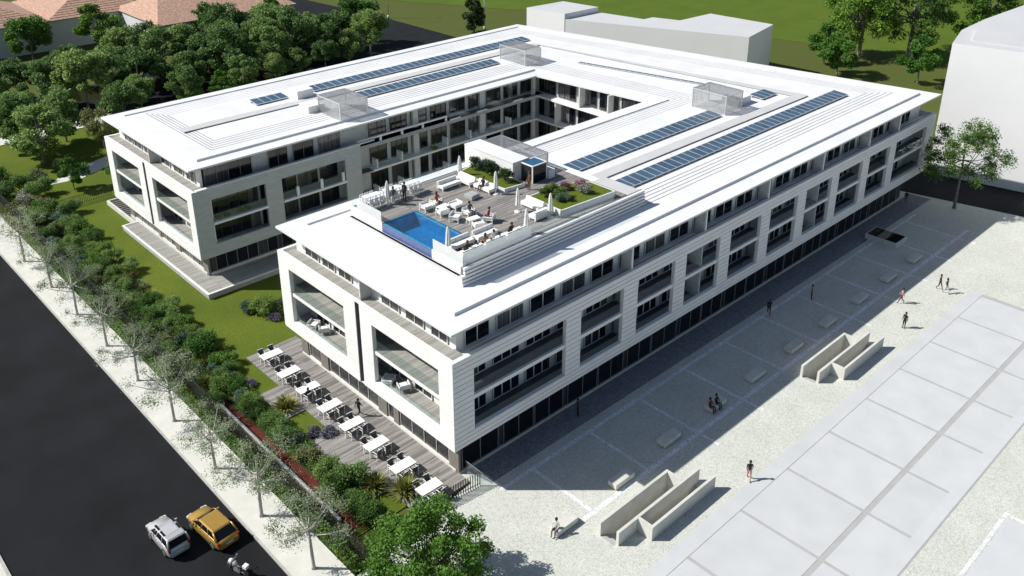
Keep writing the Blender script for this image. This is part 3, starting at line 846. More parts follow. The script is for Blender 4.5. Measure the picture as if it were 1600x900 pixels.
# wire-mesh screens on the roof: things of their own
def mesh_cage(x0, x1, y0, y1, z0, z1, label, sp=0.16, wd=0.028):
    t = empty('mesh_screen_cage', (x0, y0, z0), 0, label, 'roof cage', 'wire cages on the roof')
    dx, dy, dz = x1 - x0, y1 - y0, z1 - z0
    f = MB(); p = 0.05
    for a, b_ in ((0, 0), (dx, 0), (dx, dy), (0, dy)): f.box(a - p, a + p, b_ - p, b_ + p, 0, dz)
    for z in (dz,):
        f.box(p, dx - p, -p, p, z - 2 * p, z - .001); f.box(p, dx - p, dy - p, dy + p, z - 2 * p, z - .001)
        f.box(-p, p, p, dy - p, z - 2 * p, z - .001); f.box(dx - p, dx + p, p, dy - p, z - 2 * p, z - .001)
    f.build('frame', X['alu'], t)
    def panel(o, u, v, lu, lv, nm):
        b = MB(); o, u, v = Vector(o), Vector(u), Vector(v); n = u.cross(v)
        k = sp
        while k < lu:
            b.obox(o + u * k + v * lv / 2, u * wd / 2, v * lv / 2, n * 0.006); k += sp
        k = sp * 0.7
        while k < lv:
            b.obox(o + v * k + u * lu / 2 + n * 0.013, u * lu / 2, v * wd / 2, n * 0.006); k += sp * 0.7
        b.build(nm, X['wire'], t)
    panel((0, 0, 0), (1, 0, 0), (0, 0, 1), dx, dz - .12, 'mesh_panel'); panel((0, dy, 0), (1, 0, 0), (0, 0, 1), dx, dz - .12, 'mesh_panel')
    panel((0, 0, 0), (0, 1, 0), (0, 0, 1), dy, dz - .12, 'mesh_panel'); panel((dx, 0, 0), (0, 1, 0), (0, 0, 1), dy, dz - .12, 'mesh_panel')
    panel((0, 0, dz + 0.01), (1, 0, 0), (0, 1, 0), dx, dy, 'mesh_roof')
    return t
mesh_cage(19.0, 22.7, 42.2, 46.7, 13.41, 15.5, 'wire mesh cage on the left wing roof, nearest the front')
mesh_cage(49.9, 52.9, 44.2, 49.2, 13.41, 15.5, 'wire mesh cage at the far left corner of the roof above the courtyard')
mesh_cage(52.0, 55.3, 13.5, 18.1, 13.46, 15.75, 'wire mesh cage at the far end of the right wing solar panels')
mesh_cage(20.95, 23.4, 13.9, 20.3, 13.41, 16.5, 'wire mesh cage behind the white terrace stair box')

# solar panels
SP_M = MB().box(0.02, 0.98, 0, 1.8, 0, 0.05).mesh('solar_panel', X['solar'])
SPF = MB()
SPF.box(0, 0.02, -0.04, 1.84, -0.03, 0.055); SPF.box(0.98, 1.0, -0.04, 1.84, -0.03, 0.055); SPF.box(0.02, 0.98, -0.04, -0.001, -0.03, 0.055); SPF.box(0.02, 0.98, 1.801, 1.84, -0.03, 0.055)
SPF_M = SPF.mesh('panel_frame', X['alu'])
def solar_row(x, y, z, n, rz, pitch, label, sy=1.0):
    t = empty('solar_panel_row', (x, y, z), rz, label, 'solar panels', 'rows of solar panels on the roof')
    for k in range(n):
        o = put('solar_panel', SP_M, t, (k * pitch, 0, 0.12), (RAD(4), 0, 0), (1, sy, 1))
        put('panel_frame', SPF_M, o)
    rails = MB()
    for y_ in (0.3, 1.5):
        rails.box(0, n * pitch, y_ * sy - 0.05, y_ * sy + 0.05, -0.06, 0.09)
    rails.build('rail', X['alu'], t)
    return t
solar_row(27.4, 7.4, ZT + .05, 39, 0, 1.07, 'long blue solar panel row nearest the plaza side eave')
solar_row(26.8, 13.5, ZT + .05, 23, 0, 1.07, 'solar panel row from the roof terrace to the far wire cage')
solar_row(25.6, 47.2, ZT + .05, 21, 0, 1.07, 'solar panel row on the left wing, courtyard side')
solar_row(22.6, 53.5, ZT + .05, 35, 0, 1.07, 'long solar panel row on the left wing, outer side')
solar_row(14.8, 53.5, ZT + .05, 4, 0, 1.07, 'short row of four solar panels near the front of the left wing')
solar_row(60.0, 13.6, ZT + .05, 3, 0, 1.07, 'short row of three solar panels beside the far right wire cage')
solar_row(60.2, 22.2, ZT + .05, 17, RAD(102.5), 1.07, 'narrow solar panel row on the back wing', 0.34)
# ------------------------------------------------------------------ roof terrace
TZ = 14.80
tx0, tx1, ty0, ty1 = 4.95, 25.3, 4.7, 19.5
pod = MB()
pod.box(tx0 + 3.6, tx1, ty0 + .25, ty1 - 0.1, 13.39, TZ - 0.06)
pod.box(tx0 + .25, tx0 + 3.59, ty0 + .25, 8.45, 13.39, TZ - 0.06); pod.box(tx0 + .25, tx0 + 3.59, 15.05, ty1 - 0.1, 13.39, TZ - 0.06)
podium = pod.build('terrace_podium', X['render_white'], B)
for k in range(5):
    z = 13.43 + k * 0.285
    o_ = 0.07 * (4 - k)
    MB().box(tx0 - 0.25 if k < 3 else tx0 + .1, tx1 + 0.9, ty0 - 0.22 - o_ * .6, ty0 + 0.02, z, z + 0.2).build('louvre_blade', X['facade_white'], podium)
plain('louvre_backing', X['frame_grey'], [(tx0 + .02, tx1 + 0.8, ty0 + 0.02, ty0 + 0.12, 13.39, TZ)], podium)
for k in range(3):
    MB().box(tx0 - 0.28 + 0.13 * k, tx0 + 0.236, ty0 - 0.21, ty1, 13.41 + 0.21 * k, 13.58 + 0.21 * k).build('front_step', X['roof_white'], podium)
plain('step_joint', X['walkway_grey'], [(tx0 - 0.1, tx0 + 0.2, ty0 - 0.1, ty1 - .1, 13.39, 14.0)], podium)
plain('edge_trim', X['render_white'], [(tx0 + .3, tx1, ty1 - 0.09, ty1 + 0.12, 13.39, TZ + 0.06), (tx0 + .22, tx0 + 0.42, 15.0, ty1 - .1, 14.1, TZ + 0.02), (tx0 + .22, tx0 + 0.42, ty0 + .2, 8.5, 14.1, TZ + 0.02)], podium)
deck_top = boards_x('deck_boards', tx0 + .45, 24.2, ty0 + 0.2, ty1 - 0.12, TZ, mname='deck', parent=podium, skip=lambda x, y: False)
# cut the boards away over the pool by rebuilding them in three fields
bpy.data.objects.remove(deck_top)
boards_x('deck_boards', 8.62, 24.2, ty0 + 0.2, ty1 - 0.12, TZ, mname='deck', parent=podium)
boards_x('deck_boards', tx0 + .45, 8.60, 15.08, ty1 - 0.12, TZ, mname='deck', parent=podium)
boards_x('deck_boards', tx0 + .45, 8.60, ty0 + 0.2, 8.42, TZ, mname='deck', parent=podium)
plain('gravel_strip', X['walkway_grey'], [(24.25, tx1 + .6, ty0 + 0.1, 9.0, 14.0, TZ - 0.02)], podium)
# pool
pool = MB()
pool.box(5.22, 5.40, 8.46, 15.04, 13.72, TZ - 0.06)
pool.box(5.41, 8.58, 8.46, 15.04, 13.55, 13.72)
pool.box(8.52, 8.58, 8.46, 15.04, 13.73, TZ - 0.02); pool.box(5.41, 8.51, 8.46, 8.52, 13.73, TZ - .02); pool.box(5.41, 8.51, 14.98, 15.04, 13.73, TZ - .02)
pool_o = pool.build('pool', X['pool_inside'], podium)
plain('tiled_pool_wall', X['pool_tile'], [(5.19, 5.218, 8.46, 15.04, 13.9, TZ - 0.07)], pool_o)
plain('pool_rim', X['tint_blue'], [(8.585, 8.75, 8.46, 15.04, TZ - .03, TZ + 0.006)], pool_o)
def water_mesh():
    b = MB(); nx, ny = 16, 32
    for i in range(nx):
        for j in range(ny):
            f = lambda a, c_: (5.41 + 3.1 * a / nx, 8.53 + 6.44 * c_ / ny, TZ - 0.09 + 0.006 * math.sin(a * 1.7 + c_ * .9) + 0.005 * math.sin(c_ * 1.3 - a * .6))
            b.face([f(i, j), f(i + 1, j), f(i + 1, j + 1), f(i, j + 1)], 0, True)
    return b
water_mesh().build('pool_water', X['pool_water'], pool_o)
# glass parapets of the terrace
sheet_y('glass_parapet', tx0 + .24, 15.1, 18.6, 14.0, TZ + 1.0, 'frosted', .015, podium)
sheet_y('glass_parapet', tx0 + .24, ty0 + 0.1, 8.35, 14.0, TZ + 1.0, 'frosted', .015, podium)
sheet_x('glass_parapet', tx0 + .3, 12.3, ty0 + 0.08, TZ + .02, TZ + 1.0, 'frosted', .015, podium)
sheet_x('glass_parapet', 12.34, 22.3, ty0 + 0.08, TZ + .02, TZ + 0.95, 'balustrade', .015, podium)
sheet_x('glass_parapet', tx0 + .3, 18.6, ty1 - 0.05, TZ + .07, TZ + 0.9, 'balustrade', .015, podium)

# stair box with glazed porch
st = empty('terrace_stair_box', (18.95, 13.3, 13.6), 0, 'white stair box on the roof terrace with a blue glass porch', 'roof hut')
MB().box(0, 1.9, 0.62, 7.3, -.21, 2.95).build('wall', X['render_white'], st)
MB().box(-.04, 1.94, 0.58, 7.34, 2.951, 3.03).build('roof', X['roof_white'], st)
p = MB()
for a, b_ in ((0.95, -0.95), (2.7, -0.95), (2.7, 0.55), (0.95, .55)): p.box(a - .05, a + .05, b_ - .05, b_ + .05, 1.2, 2.8)
p.box(.9, 2.75, -1.0, -.9, 2.8, 2.9); p.box(.9, 2.75, .5, .6, 2.8, 2.9); p.box(.9, 1.0, -.9, .5, 2.8, 2.9); p.box(2.65, 2.75, -.9, .5, 2.8, 2.9)
p.build('porch_frame', X['white_paint'], st)
MB().box(1.0, 2.65, -.9, .5, 2.83, 2.87).build('porch_roof_pane', X['tint_blue'], st)
MB().box(1.0, 2.65, -.97, -.94, 1.2, 2.8).build('porch_pane', X['pane_dark'], st)
MB().box(.93, .96, -.9, .5, 1.2, 2.8).build('porch_pane', X['pane_sunlit'], st)
MB().box(2.85, 3.6, -1.2, .5, 1.2, 2.0).build('side_ramp', X['render_white'], st)

def planter(name, poly, z0, z1, label, parent=None):
    t = empty(name, (poly[0][0], poly[0][1], z0), 0, label, 'planter', 'raised lawn planters on the roof terrace')
    q = [(a - poly[0][0], b_ - poly[0][1]) for a, b_ in poly]
    MB().prism(q, 0, z1 - z0 - 0.05).build('planter_box', X['render_white'], t)
    inn = inset(q, 0.1)
    MB().prism(inn, z1 - z0 - 0.05, z1 - z0 - 0.012).build('lawn', X['lawn'], t)
    n = len(q); rim = MB()
    for i in range(n):
        j = (i + 1) % n
        for z_ in (0,):
            a, b_, c_, d_ = q[i], q[j], inn[j], inn[i]
            rim.prism([a, b_, c_, d_], z1 - z0 - 0.05, z1 - z0 + 0.01)
    rim.build('rim', X['white_paint'], t)
    return t
planter('lawn_planter', [(16.7, 12.6), (18.93, 12.3), (18.93, 19.0), (16.2, 18.4)], TZ, 15.15, 'raised lawn planter with round bushes against the white stair box')
planter('lawn_planter', [(16.75, 5.75), (23.1, 5.3), (23.1, 8.2), (21.0, 9.6), (16.75, 9.75)], TZ, 15.35, 'raised lawn planter with mixed shrubs near the plaza edge of the terrace')

# ------------------------------------------------------------------ furniture
def mk_chair():
    t = empty('dining_chair')
    MB().box(-.24, .24, -.23, .25, .43, .47).build('seat', X['chair_mesh'], t)
    MB().obox((-.26, 0, .70), (.02, 0, -.01), (0, .24, 0), (-.04, 0, .22)).build('backrest', X['chair_mesh'], t)
    for sx in (-1, 1):
        for sy in (-1, 1):
            MB().box(sx * .25 - .022, sx * .25 + .022, sy * .25 - .022, sy * .25 + .022, 0, .44 if sx > 0 else .66).build('leg', X['white_paint'], t)
    for sy in (-1, 1):
        MB().box(-.25, .27, sy * .27 - .025, sy * .27 + .025, .64, .67).build('armrest', X['white_paint'], t)
    for a in (-.255, .27): MB().box(-.25, .27, a - .015, a + .015, .40, .43).build('side_rail', X['white_paint'], t)
    MB().obox((-.31, 0, .935), (.02, 0, 0), (0, .27, 0), (0, 0, .02)).build('top_rail', X['white_paint'], t)
    return t
def mk_table(L_=1.9, W_=0.95):
    t = empty('dining_table')
    MB().box(-L_ / 2, L_ / 2, -W_ / 2, W_ / 2, .71, .755).build('tabletop', X['white_paint'], t)
    for sx in (-1, 1):
        for sy in (-1, 1):
            a, b_ = sx * (L_ / 2 - .08), sy * (W_ / 2 - .08)
            MB().box(a - .035, a + .035, b_ - .035, b_ + .035, 0, .71).build('leg', X['white_paint'], t)
    return t
PROTO = {}
def place(key, maker, loc, rz, label, cat, group):
    if key not in PROTO:
        PROTO[key] = maker(); o = PROTO[key]
    else: o = copy_tree(PROTO[key])
    o.location = loc; o.rotation_euler = (0, 0, rz)
    for k in ('label', 'category', 'group'):
        if k in o: del o[k]
    return tag(o, label, cat, group)
ORD = ['first', 'second', 'third', 'fourth', 'fifth', 'sixth', 'seventh', 'eighth', 'ninth', 'tenth', 'eleventh', 'twelfth', 'thirteenth', 'fourteenth', 'fifteenth']
DZ = 0.13
rnd = random.Random(3)
for i, y in enumerate([0.9, 4.05, 7.45, 10.75, 13.95, 17.3, 20.45, 23.9]):
    x = -1.78 + (0.25 if i == 7 else 0)
    tn = f'the {ORD[i]} dining table from the picket fence'
    place('table', mk_table, (x, y, DZ), RAD(rnd.uniform(-2, 2)), f'white rectangular dining table on the timber deck, {ORD[i]} from the picket fence', 'table', 'dining tables on the timber deck')
    for side, sn in ((1, 'far'), (-1, 'near')):
        for dx, en in ((-.46, 'garden end'), (.46, 'glass wall end')):
            place('chair', mk_chair, (x + dx + rnd.uniform(-.05, .05), y + side * (0.72 + rnd.uniform(-.05, .08)), DZ), RAD(-90 * side + rnd.uniform(-8, 8)),
                  f'chair at {tn}, {sn} side, {en}', 'chair', 'dining chairs on the timber deck')

# timber deck around the front, with lawn notches
def deck_skip(x, y):
    if x < -2.95 and y > 20.15: return True
    if x < -3.05 and 12.05 < y < 15.75: return True
    if x < -4.9 and y > 12: return True
    if x < -5.2: return True
    if y < 3.4 and x < -3.6: return True
    return False
def deck_field():
    b = MB()
    fields = [(-2.95, 2.2, 20.2, 26.0), (-4.85, 1.25, 15.75, 20.2), (-3.05, 1.25, 12.05, 15.75), (-5.0, 1.25, 3.4, 12.05), (-3.6, 1.25, -0.1, 3.4)]
    for i, (a, c_, d_, e) in enumerate(fields):
        o = boards_x('deck_boards', a, c_, d_, e, DZ, mname='deck', parent=deck_root, w=.16, seglen=(2.5, 5.0))
    for i, (a, c_, d_, e) in enumerate(fields):
        b.box(a + .01, c_ - .01 if c_ < 2 else c_ - .02, d_ + .012, e - .012, 0.0, DZ - 0.034)
    b.build('substructure', X['frame_grey'], deck_root)
deck_root = empty('timber_deck', (0, 0, 0), 0, 'grey timber dining deck in front of the glazed ground floor', 'deck')
deck_field()

# left wing platform terraces
t = empty('stone_terrace', (0, 0, 0), 0, 'raised terrace with white edge in front of the left wing', 'terrace')
MB().box(-0.6, 24, 38.1, 41.6, 0, 0.55).box(-0.6, 1.5, 41.61, 60.0, 0, 0.55).build('base', X['concrete_grey'], t)
e = MB(); e.box(-0.68, -0.45, 38.02, 60.08, .551, .64); e.box(-0.44, 24, 38.02, 38.25, .551, .64); e.box(-0.44, 1.3, 59.85, 60.08, .551, .64)
e.build('edge', X['white_paint'], t)
boards_x('deck_boards', -0.44, 1.17, 38.3, 59.8, .60, mname='deck_pale', parent=t)
boards_x('deck_boards', 1.18, 24, 38.3, 41.55, .60, mname='deck_pale', parent=t)
sheet_x('balustrade', 3.0, 24, 38.5, .62, 1.5, 'balustrade', .012, t)
t = empty('pond_terrace', (0, 0, 0), 0, 'small dark slatted basin at the far end of the left wing terrace', 'terrace')
MB().box(0.9, 5, 60.4, 68.6, 0, 0.45).build('base', X['frame_dark'], t)
e = MB(); e.box(0.8, 1.05, 60.3, 68.7, .0, .56); e.box(1.06, 5, 60.3, 60.5, 0, .56); e.box(1.06, 5, 68.5, 68.7, 0, .56)
e.build('edge', X['concrete'], t)
for k in range(12): MB().box(1.1, 4.9, 60.8 + k * .62, 61.0 + k * .62, .46, .52).build('slat', X['wood_grey'], t)

# lounge furniture
def mk_armchair():
    t = empty('lounge_chair')
    MB().box(-.36, .40, -.34, .34, .22, .36).build('seat', X['white_paint'], t)
    bevel(MB().box(-.30, .40, -.33, .33, .361, .47).mesh('cushion', X['fabric_white']), .04, 2)
    put('cushion', bpy.data.meshes['cushion'], t)
    for k in range(3): MB().box(-.43, -.38, -.44, .44, .30 + .14 * k, .41 + .14 * k).build('back_slat', X['white_paint'], t)
    for sy in (-1, 1):
        MB().box(-.42, .42, sy * .44 - .035, sy * .44 + .035, .52, .57).build('armrest', X['white_paint'], t)
        MB().box(-.37, .40, sy * .40 - .02, sy * .40 + .02, .26, .46).build('side_panel', X['white_paint'], t)
        for sx in (-1, 1):
            MB().box(sx * .385 - .035, sx * .385 + .035, sy * .44 - .034, sy * .44 + .034, 0, .519).build('leg', X['white_paint'], t)
    return t
def mk_sofa(L_=2.1):
    t = empty('lounge_sofa')
    MB().box(-.38, .42, -L_ / 2, L_ / 2, .20, .34).build('seat', X['white_paint'], t)
    n = 3
    for k in range(n):
        a = -L_ / 2 + L_ * k / n
        MB().box(-.2, .42, a + .02, a + L_ / n - .02, .341, .46).build('cushion', X['fabric_white'], t)
        MB().obox((-.27, a + L_ / n / 2, .58), (.06, 0, -.015), (0, L_ / n / 2 - .02, 0), (-.04, 0, .2)).build('back_cushion', X['fabric_white'], t)
    MB().box(-.45, -.385, -L_ / 2, L_ / 2, .1, .72).build('backrest', X['white_paint'], t)
    for sx in (-1, 1):
        for sy in (-1, 1):
            MB().box(sx * .33 - .04, sx * .33 + .04, sy * (L_ / 2 - .07) - .04, sy * (L_ / 2 - .07) + .04, 0, .2).build('leg', X['white_paint'], t)
    return t
def mk_low_table():
    t = empty('coffee_table')
    MB().box(-.55, .55, -.33, .33, .34, .39).build('tabletop', X['white_paint'], t)
    for sx in (-1, 1):
        for sy in (-1, 1): MB().box(sx * .48 - .03, sx * .48 + .03, sy * .27 - .03, sy * .27 + .03, 0, .34).build('leg', X['white_paint'], t)
    return t
def mk_parasol():
    t = empty('closed_parasol')
    MB().lathe([(.3, 0), (.3, .06), (.06, .09)], 14).build('base', X['white_paint'], t)
    MB().tube([(0, 0, .08), (0, 0, 2.2)], .025, 8).build('pole', X['white_paint'], t)
    b = MB(); seg = 16; prof = [(.05, 2.16), (.10, 2.0), (.14, 1.75), (.17, 1.3), (.20, .95), (.22, .66), (.17, .6)]
    n0 = len(b.v)
    for r, z in prof:
        for k in range(seg):
            a = 2 * math.pi * k / seg; rr = r * (1 + (.16 if k % 2 else -.12))
            b.v.append((rr * math.cos(a), rr * math.sin(a), z))
    for i in range(len(prof) - 1):
        for k in range(seg):
            k2 = (k + 1) % seg
            b.f.append((i * seg + k, i * seg + k2, (i + 1) * seg + k2, (i + 1) * seg + k)); b.m.append(0); b.sm.append(False)
    b.f.append(tuple(range(seg))); b.m.append(0); b.sm.append(False)
    b.build('folded_canopy', X['fabric_white'], t)
    return t
def mk_stool():
    t = empty('bar_stool')
    MB().box(-.2, .2, -.2, .2, .72, .77).build('seat', X['white_paint'], t)
    MB().box(-.2, -.16, -.2, .2, .78, 1.05).build('backrest', X['white_paint'], t)
    for sx in (-1, 1):
        for sy in (-1, 1): MB().box(sx * .17 - .022, sx * .17 + .022, sy * .17 - .022, sy * .17 + .022, 0, .72).build('leg', X['white_paint'], t)
    b = MB(); b.box(-.15, .15, -.185, -.155, .28, .31); b.box(-.15, .15, .155, .185, .28, .31); b.build('stretcher', X['white_paint'], t)
    return t
def mk_bar_table():
    t = empty('bar_table')
    MB().box(-.8, .8, -.33, .33, 1.03, 1.08).build('tabletop', X['white_paint'], t)
    for sx in (-1, 1):
        for sy in (-1, 1): MB().box(sx * .72 - .03, sx * .72 + .03, sy * .26 - .03, sy * .26 + .03, 0, 1.03).build('leg', X['white_paint'], t)
    return t
G1 = 'lounge chairs by the roof pool'
for x, y, rz, lab in ((9.45, 14.5, -90, 'white slatted lounge chair nearest the far pool corner'), (10.6, 14.6, -90, 'white slatted lounge chair with a person in orange, beyond the pool'),
                      (9.75, 12.7, 80, 'white slatted lounge chair facing the person in orange'), (11.4, 13.0, 180, 'white lounge chair with its back to the deck, behind the pool group'),
                      (9.85, 11.2, -60, 'white slatted lounge chair at mid pool, back to the water'), (11.35, 11.2, -90, 'white lounge chair with a person in grey beside the coffee table'),
                      (11.8, 9.2, 120, 'white lounge chair with the person in red'), (10.25, 8.75, 70, 'white lounge chair beside the pool corner, nearest the plaza rail group')):
    place('armchair', mk_armchair, (x, y, TZ), RAD(rz), lab, 'lounge chair', G1)
G2 = 'low tables on the roof terrace'
place('low', mk_low_table, (10.45, 13.55, TZ), RAD(5), 'low white coffee table between the lounge chairs beyond the pool', 'table', G2)
place('low', mk_low_table, (10.75, 10.0, TZ), RAD(-8), 'low white coffee table beside the person in red', 'table', G2)
o = bevel(MB().box(-.5, .5, -.5, .5, 0, .42).mesh('ottoman', X['concrete_grey']), .05, 2)
tag(put('ottoman', o, None, (13.85, 13.75, TZ), (0, 0, RAD(8))), 'grey cube ottoman on the terrace in front of the seated man', 'ottoman')
G3 = 'white sofas on the roof terrace'
for x, y, rz, lab in ((15.55, 16.6, 180, 'white sofa along the planter, left part'), (15.75, 14.2, 180, 'white sofa with a man in a dark suit by the planter'), (13.9, 16.9, -90, 'short white sofa end, left of the ottoman'),
                      (16.2, 8.6, 180, 'white sofa in front of the shrub planter, far part'), (15.5, 6.9, 90, 'white sofa in front of the shrub planter, beside a closed parasol'),
                      (6.7, 5.75, 90, 'white sofa at the plaza rail, nearest the pool'), (9.0, 5.75, 90, 'white sofa in the middle of the plaza rail'), (11.3, 5.75, 90, 'white sofa at the plaza rail beside the parasol'),
                      (7.2, 7.4, -90, 'white bench sofa facing the rail beside the pool corner'), (9.6, 7.3, -90, 'white bench sofa facing the rail behind the woman')):
    place('sofa', mk_sofa, (x, y, TZ), RAD(rz), lab, 'sofa', G3)
G4 = 'closed white parasols on the roof terrace'
for x, y, lab in ((7.75, 17.7, 'closed white parasol among the bar tables'), (16.0, 17.9, 'closed white parasol behind the sofa at the far end of the planter'), (15.9, 12.9, 'closed white parasol at the corner of the bush planter'),
                  (14.75, 8.9, 'closed white parasol at the left of the shrub planter sofa'), (16.0, 6.3, 'closed white parasol at the right of the shrub planter sofa'),
                  (12.45, 5.5, 'closed white parasol on the plaza rail'), (5.85, 7.3, 'closed white parasol at the pool corner by the front rail'), ):
    place('parasol', mk_parasol, (x, y, TZ), 0, lab, 'parasol', G4)
for k, (x, y) in enumerate(((6.5, 18.3), (8.6, 18.3), (10.6, 18.2))):
    n = ('nearest the front edge', 'middle of the row', 'farthest from the front edge')[k]
    place('bartable', mk_bar_table, (x, y, TZ), 0, f'tall white bar table, {n}', 'bar table', 'bar tables on the terrace')
    for side, sn in ((1, 'outer'), (-1, 'inner')):
        for q, dx in enumerate((-.5, 0, .5)):
            place('stool', mk_stool, (x + dx, y + side * .55, TZ), RAD(-90 * side), f'{("front", "middle", "back")[q]} bar stool on the {sn} side of the bar table {n}', 'bar stool', 'bar stools on the terrace')
# balcony seats on the first floor of the front
for k, (x, y, rz) in enumerate(((1.0, 20.3, -60), (1.25, 19.0, 60), (0.95, 9.2, -60), (1.3, 7.7, 70))):
    place('armchair', mk_armchair, (x, y, 4.16), RAD(rz), ('white lounge chair on the left front balcony, outer one', 'white lounge chair on the left front balcony, inner one', 'white lounge chair on the right front balcony, outer one', 'white lounge chair on the right front balcony, inner one')[k], 'lounge chair', 'balcony lounge chairs')

# ------------------------------------------------------------------ plaza furniture
def plaza_bench(x, y, lab):
    me = PROTO.get('bench')
    if not me:
        b = MB(); b.prism([(-1.05, -.42), (1.05, -.42), (1.05, .42), (-1.05, .42)], .1, .5); b.prism([(-.95, -.32), (.95, -.32), (.95, .32), (-.95, .32)], 0, .1)
        me = PROTO['bench'] = bevel(b.mesh('stone_bench', X['concrete']), .02)
    return tag(put('stone_bench', me, None, (x, y, 0)), lab, 'bench', 'stone block benches on the plaza')
plaza_bench(3.1, -7.95, 'sunlit stone bench with a person sitting at its end')
plaza_bench(9.5, -7.75, 'stone bench at the edge of the shadow by the near stair well')
for k, x in enumerate((15.8, 22.1, 28.1, 34.5, 40.8, 47.2, 53.5, 59.7)):
    plaza_bench(x, -7.35, f'stone bench in the building shadow, {ORD[k]} in the row from the near corner')
def stair_well(x, y, lab):
    t = empty('stair_well', (x, y, 0), 0, lab, 'stair well', 'concrete stair wells on the plaza')
    def wl(a, b_, c_, d_, h, z0=-2.7): MB().box(a, b_, c_, d_, z0, h).build('parapet_wall', X['concrete'], t)
    h = 1.15
    wl(0, 7.6, 0.0, .22, h); wl(7.38, 7.6, -1.2, -.01, h); wl(0.2, 9.4, -1.45, -1.23, h)
    wl(2.2, 2.42, -2.5, -1.46, h); wl(2.2, 9.6, -2.72, -2.51, h); wl(9.2, 9.4, -2.5, -1.46, -.01)
    MB().box(0.03, 7.37, -1.22, -.01, -2.7, -2.6).build('well_floor', X['concrete_grey'], t)
    MB().box(2.43, 9.19, -2.5, -1.46, -2.7, -2.6).build('well_floor', X['concrete_grey'], t)
    for k in range(14):
        MB().box(0.03 + k * .3, 0.33 + k * .3 - .002, -1.21, -.02, -2.59, -.01 - .18 * k).build('tread', X['concrete_grey'], t)
        MB().box(9.17 - (k + 1) * .3, 9.17 - k * .3 - .002, -2.49, -1.47, -2.59, -.01 - .18 * k).build('tread', X['concrete_grey'], t)
    return t
stair_well(4.35, -10.25, 'concrete parapets of the near plaza stair well')
stair_well(31.1, -10.2, 'concrete parapets of the far plaza stair well')
t = empty('plaza_skylight', (62.2, -2.9, 0), 0, 'dark glazed rectangular skylight box on the shaded plaza', 'skylight')
MB().box(-1.35, 1.35, -1.85, 1.85, 0, .6).build('kerb', X['concrete'], t)
MB().box(-1.2, 1.2, -1.7, 1.7, .601, .63).build('pane', X['pane_dark'], t)

# short picket fence at the deck corner, ramp with glass
t = empty('picket_fence', (0, 0, 0), 0, 'short dark picket fence between timber deck and sunny plaza', 'fence')
a, c_ = Vector((-2.4, -.40, 0)), Vector((1.6, -.85, 0))
for k in range(20):
    q = a.lerp(c_, k / 19)
    MB().box(q.x - .02, q.x + .02, q.y - .035, q.y + .035, 0.02, 1.3).build('picket', X['fence_dark'], t)
r = MB(); r.obox((a + c_) / 2 + Vector((0, .05, .2)), (c_ - a) / 2, (0, .012, 0), (0, 0, .025)); r.build('rail', X['fence_dark'], t)
t = empty('glass_corner_rail', (0, 0, 0), 0, 'glass rail by the building corner above the plaza ramp', 'glass rail')
MB().box(1.7, 1.715, -1.1, 0.9, .05, 1.15).build('pane', X['balustrade'], t)
MB().box(1.68, 1.74, -1.1, .9, 1.151, 1.19).build('rail', X['frame_grey'], t)

# long street fence
t = empty('street_fence', (0, 0, 0), 0, 'long dark metal picket fence along the garden behind the pavement', 'fence')
y = -1.5; px = -8.75
pm = MB()
for k in range(14): pm.box(-.012, .012, .09 + k * .18 - .028, .09 + k * .18 + .028, .05, 1.55)
pm.box(-.02, -.013, 0, 2.52, .2, .25); pm.box(-.02, -.013, 0, 2.52, 1.4, 1.45)
pmm = pm.mesh('picket_panel', X['fence_dark'])
k = 0
while y < 98:
    put('picket_panel', pmm, t, (px, y, 0.02)); 
    y += 2.54
MB().box(px - .03, px + .03, -1.6, -1.51, 0, 1.7).build('end_post', X['fence_dark'], t)
t = empty('garden_fence', (0, 0, 0), 0, 'dark picket fence crossing the lawn by the far corner of the left wing', 'fence')
pm = MB()
for k in range(12): pm.box(-.012, .012, .1 + k * .21 - .025, .1 + k * .21 + .025, .05, 1.35)
pm.box(-.02, -.013, 0, 2.52, .2, .24); pm.box(-.02, -.013, 0, 2.52, 1.2, 1.24)
pmm2 = pm.mesh('picket_panel', X['fence_dark'])
for k in range(3): put('picket_panel', pmm2, t, (-5.2 + k * 2.54, 71.0, 0.02), (0, 0, RAD(-90)))
# ------------------------------------------------------------------ far buildings
def house(x, y, lx, ly, h, gables, lab):
    """pale wall with low hipped tile roofs side by side; gables: list of (x0,x1)"""
    t = empty('tiled_house', (x, y, 0), 0, lab, 'house', 'pale houses with terracotta roofs')
    MB().box(0, lx, 0, ly, 0, h).build('wall', X['wall_pale'], t)
    for a, c_ in gables:
        b = MB(); e = .4; m_ = (a + c_) / 2; r = (c_ - a) / 2
        a0, c0 = a - e, c_ + e
        P = [(a0, -e, h), (c0, -e, h), (c0, ly + e, h), (a0, ly + e, h), (m_, min(r, ly / 2) * .95, h + r * .38), (m_, ly - min(r, ly / 2) * .95, h + r * .38)]
        b.face([P[3], P[2], P[1], P[0]]); b.face([P[0], P[1], P[4]]); b.face([P[1], P[2], P[5], P[4]]); b.face([P[2], P[3], P[5]]); b.face([P[3], P[0], P[4], P[5]])
        rf = b.build('roof', X['roof_tile'], t)
        bb = MB(); bb.box(a0, c0, -e - .03, -e + .02, h - .12, h - .001); bb.build('eave', X['bark'], rf)
        # tile courses
        tc = MB()
        for k in range(1, 12):
            f = k / 12
            z = h + r * .38 * f + .02
            p0 = Vector(P[0]).lerp(Vector(P[4]), f); p1 = Vector(P[1]).lerp(Vector(P[4]), f)
            tc.box(p0.x, p1.x, p0.y - .05, p0.y + .08, p0.z, p0.z + .05)
        o = tc.build('tile_course', X['roof_tile'], rf); o['kind'] = 'stuff'
    return t
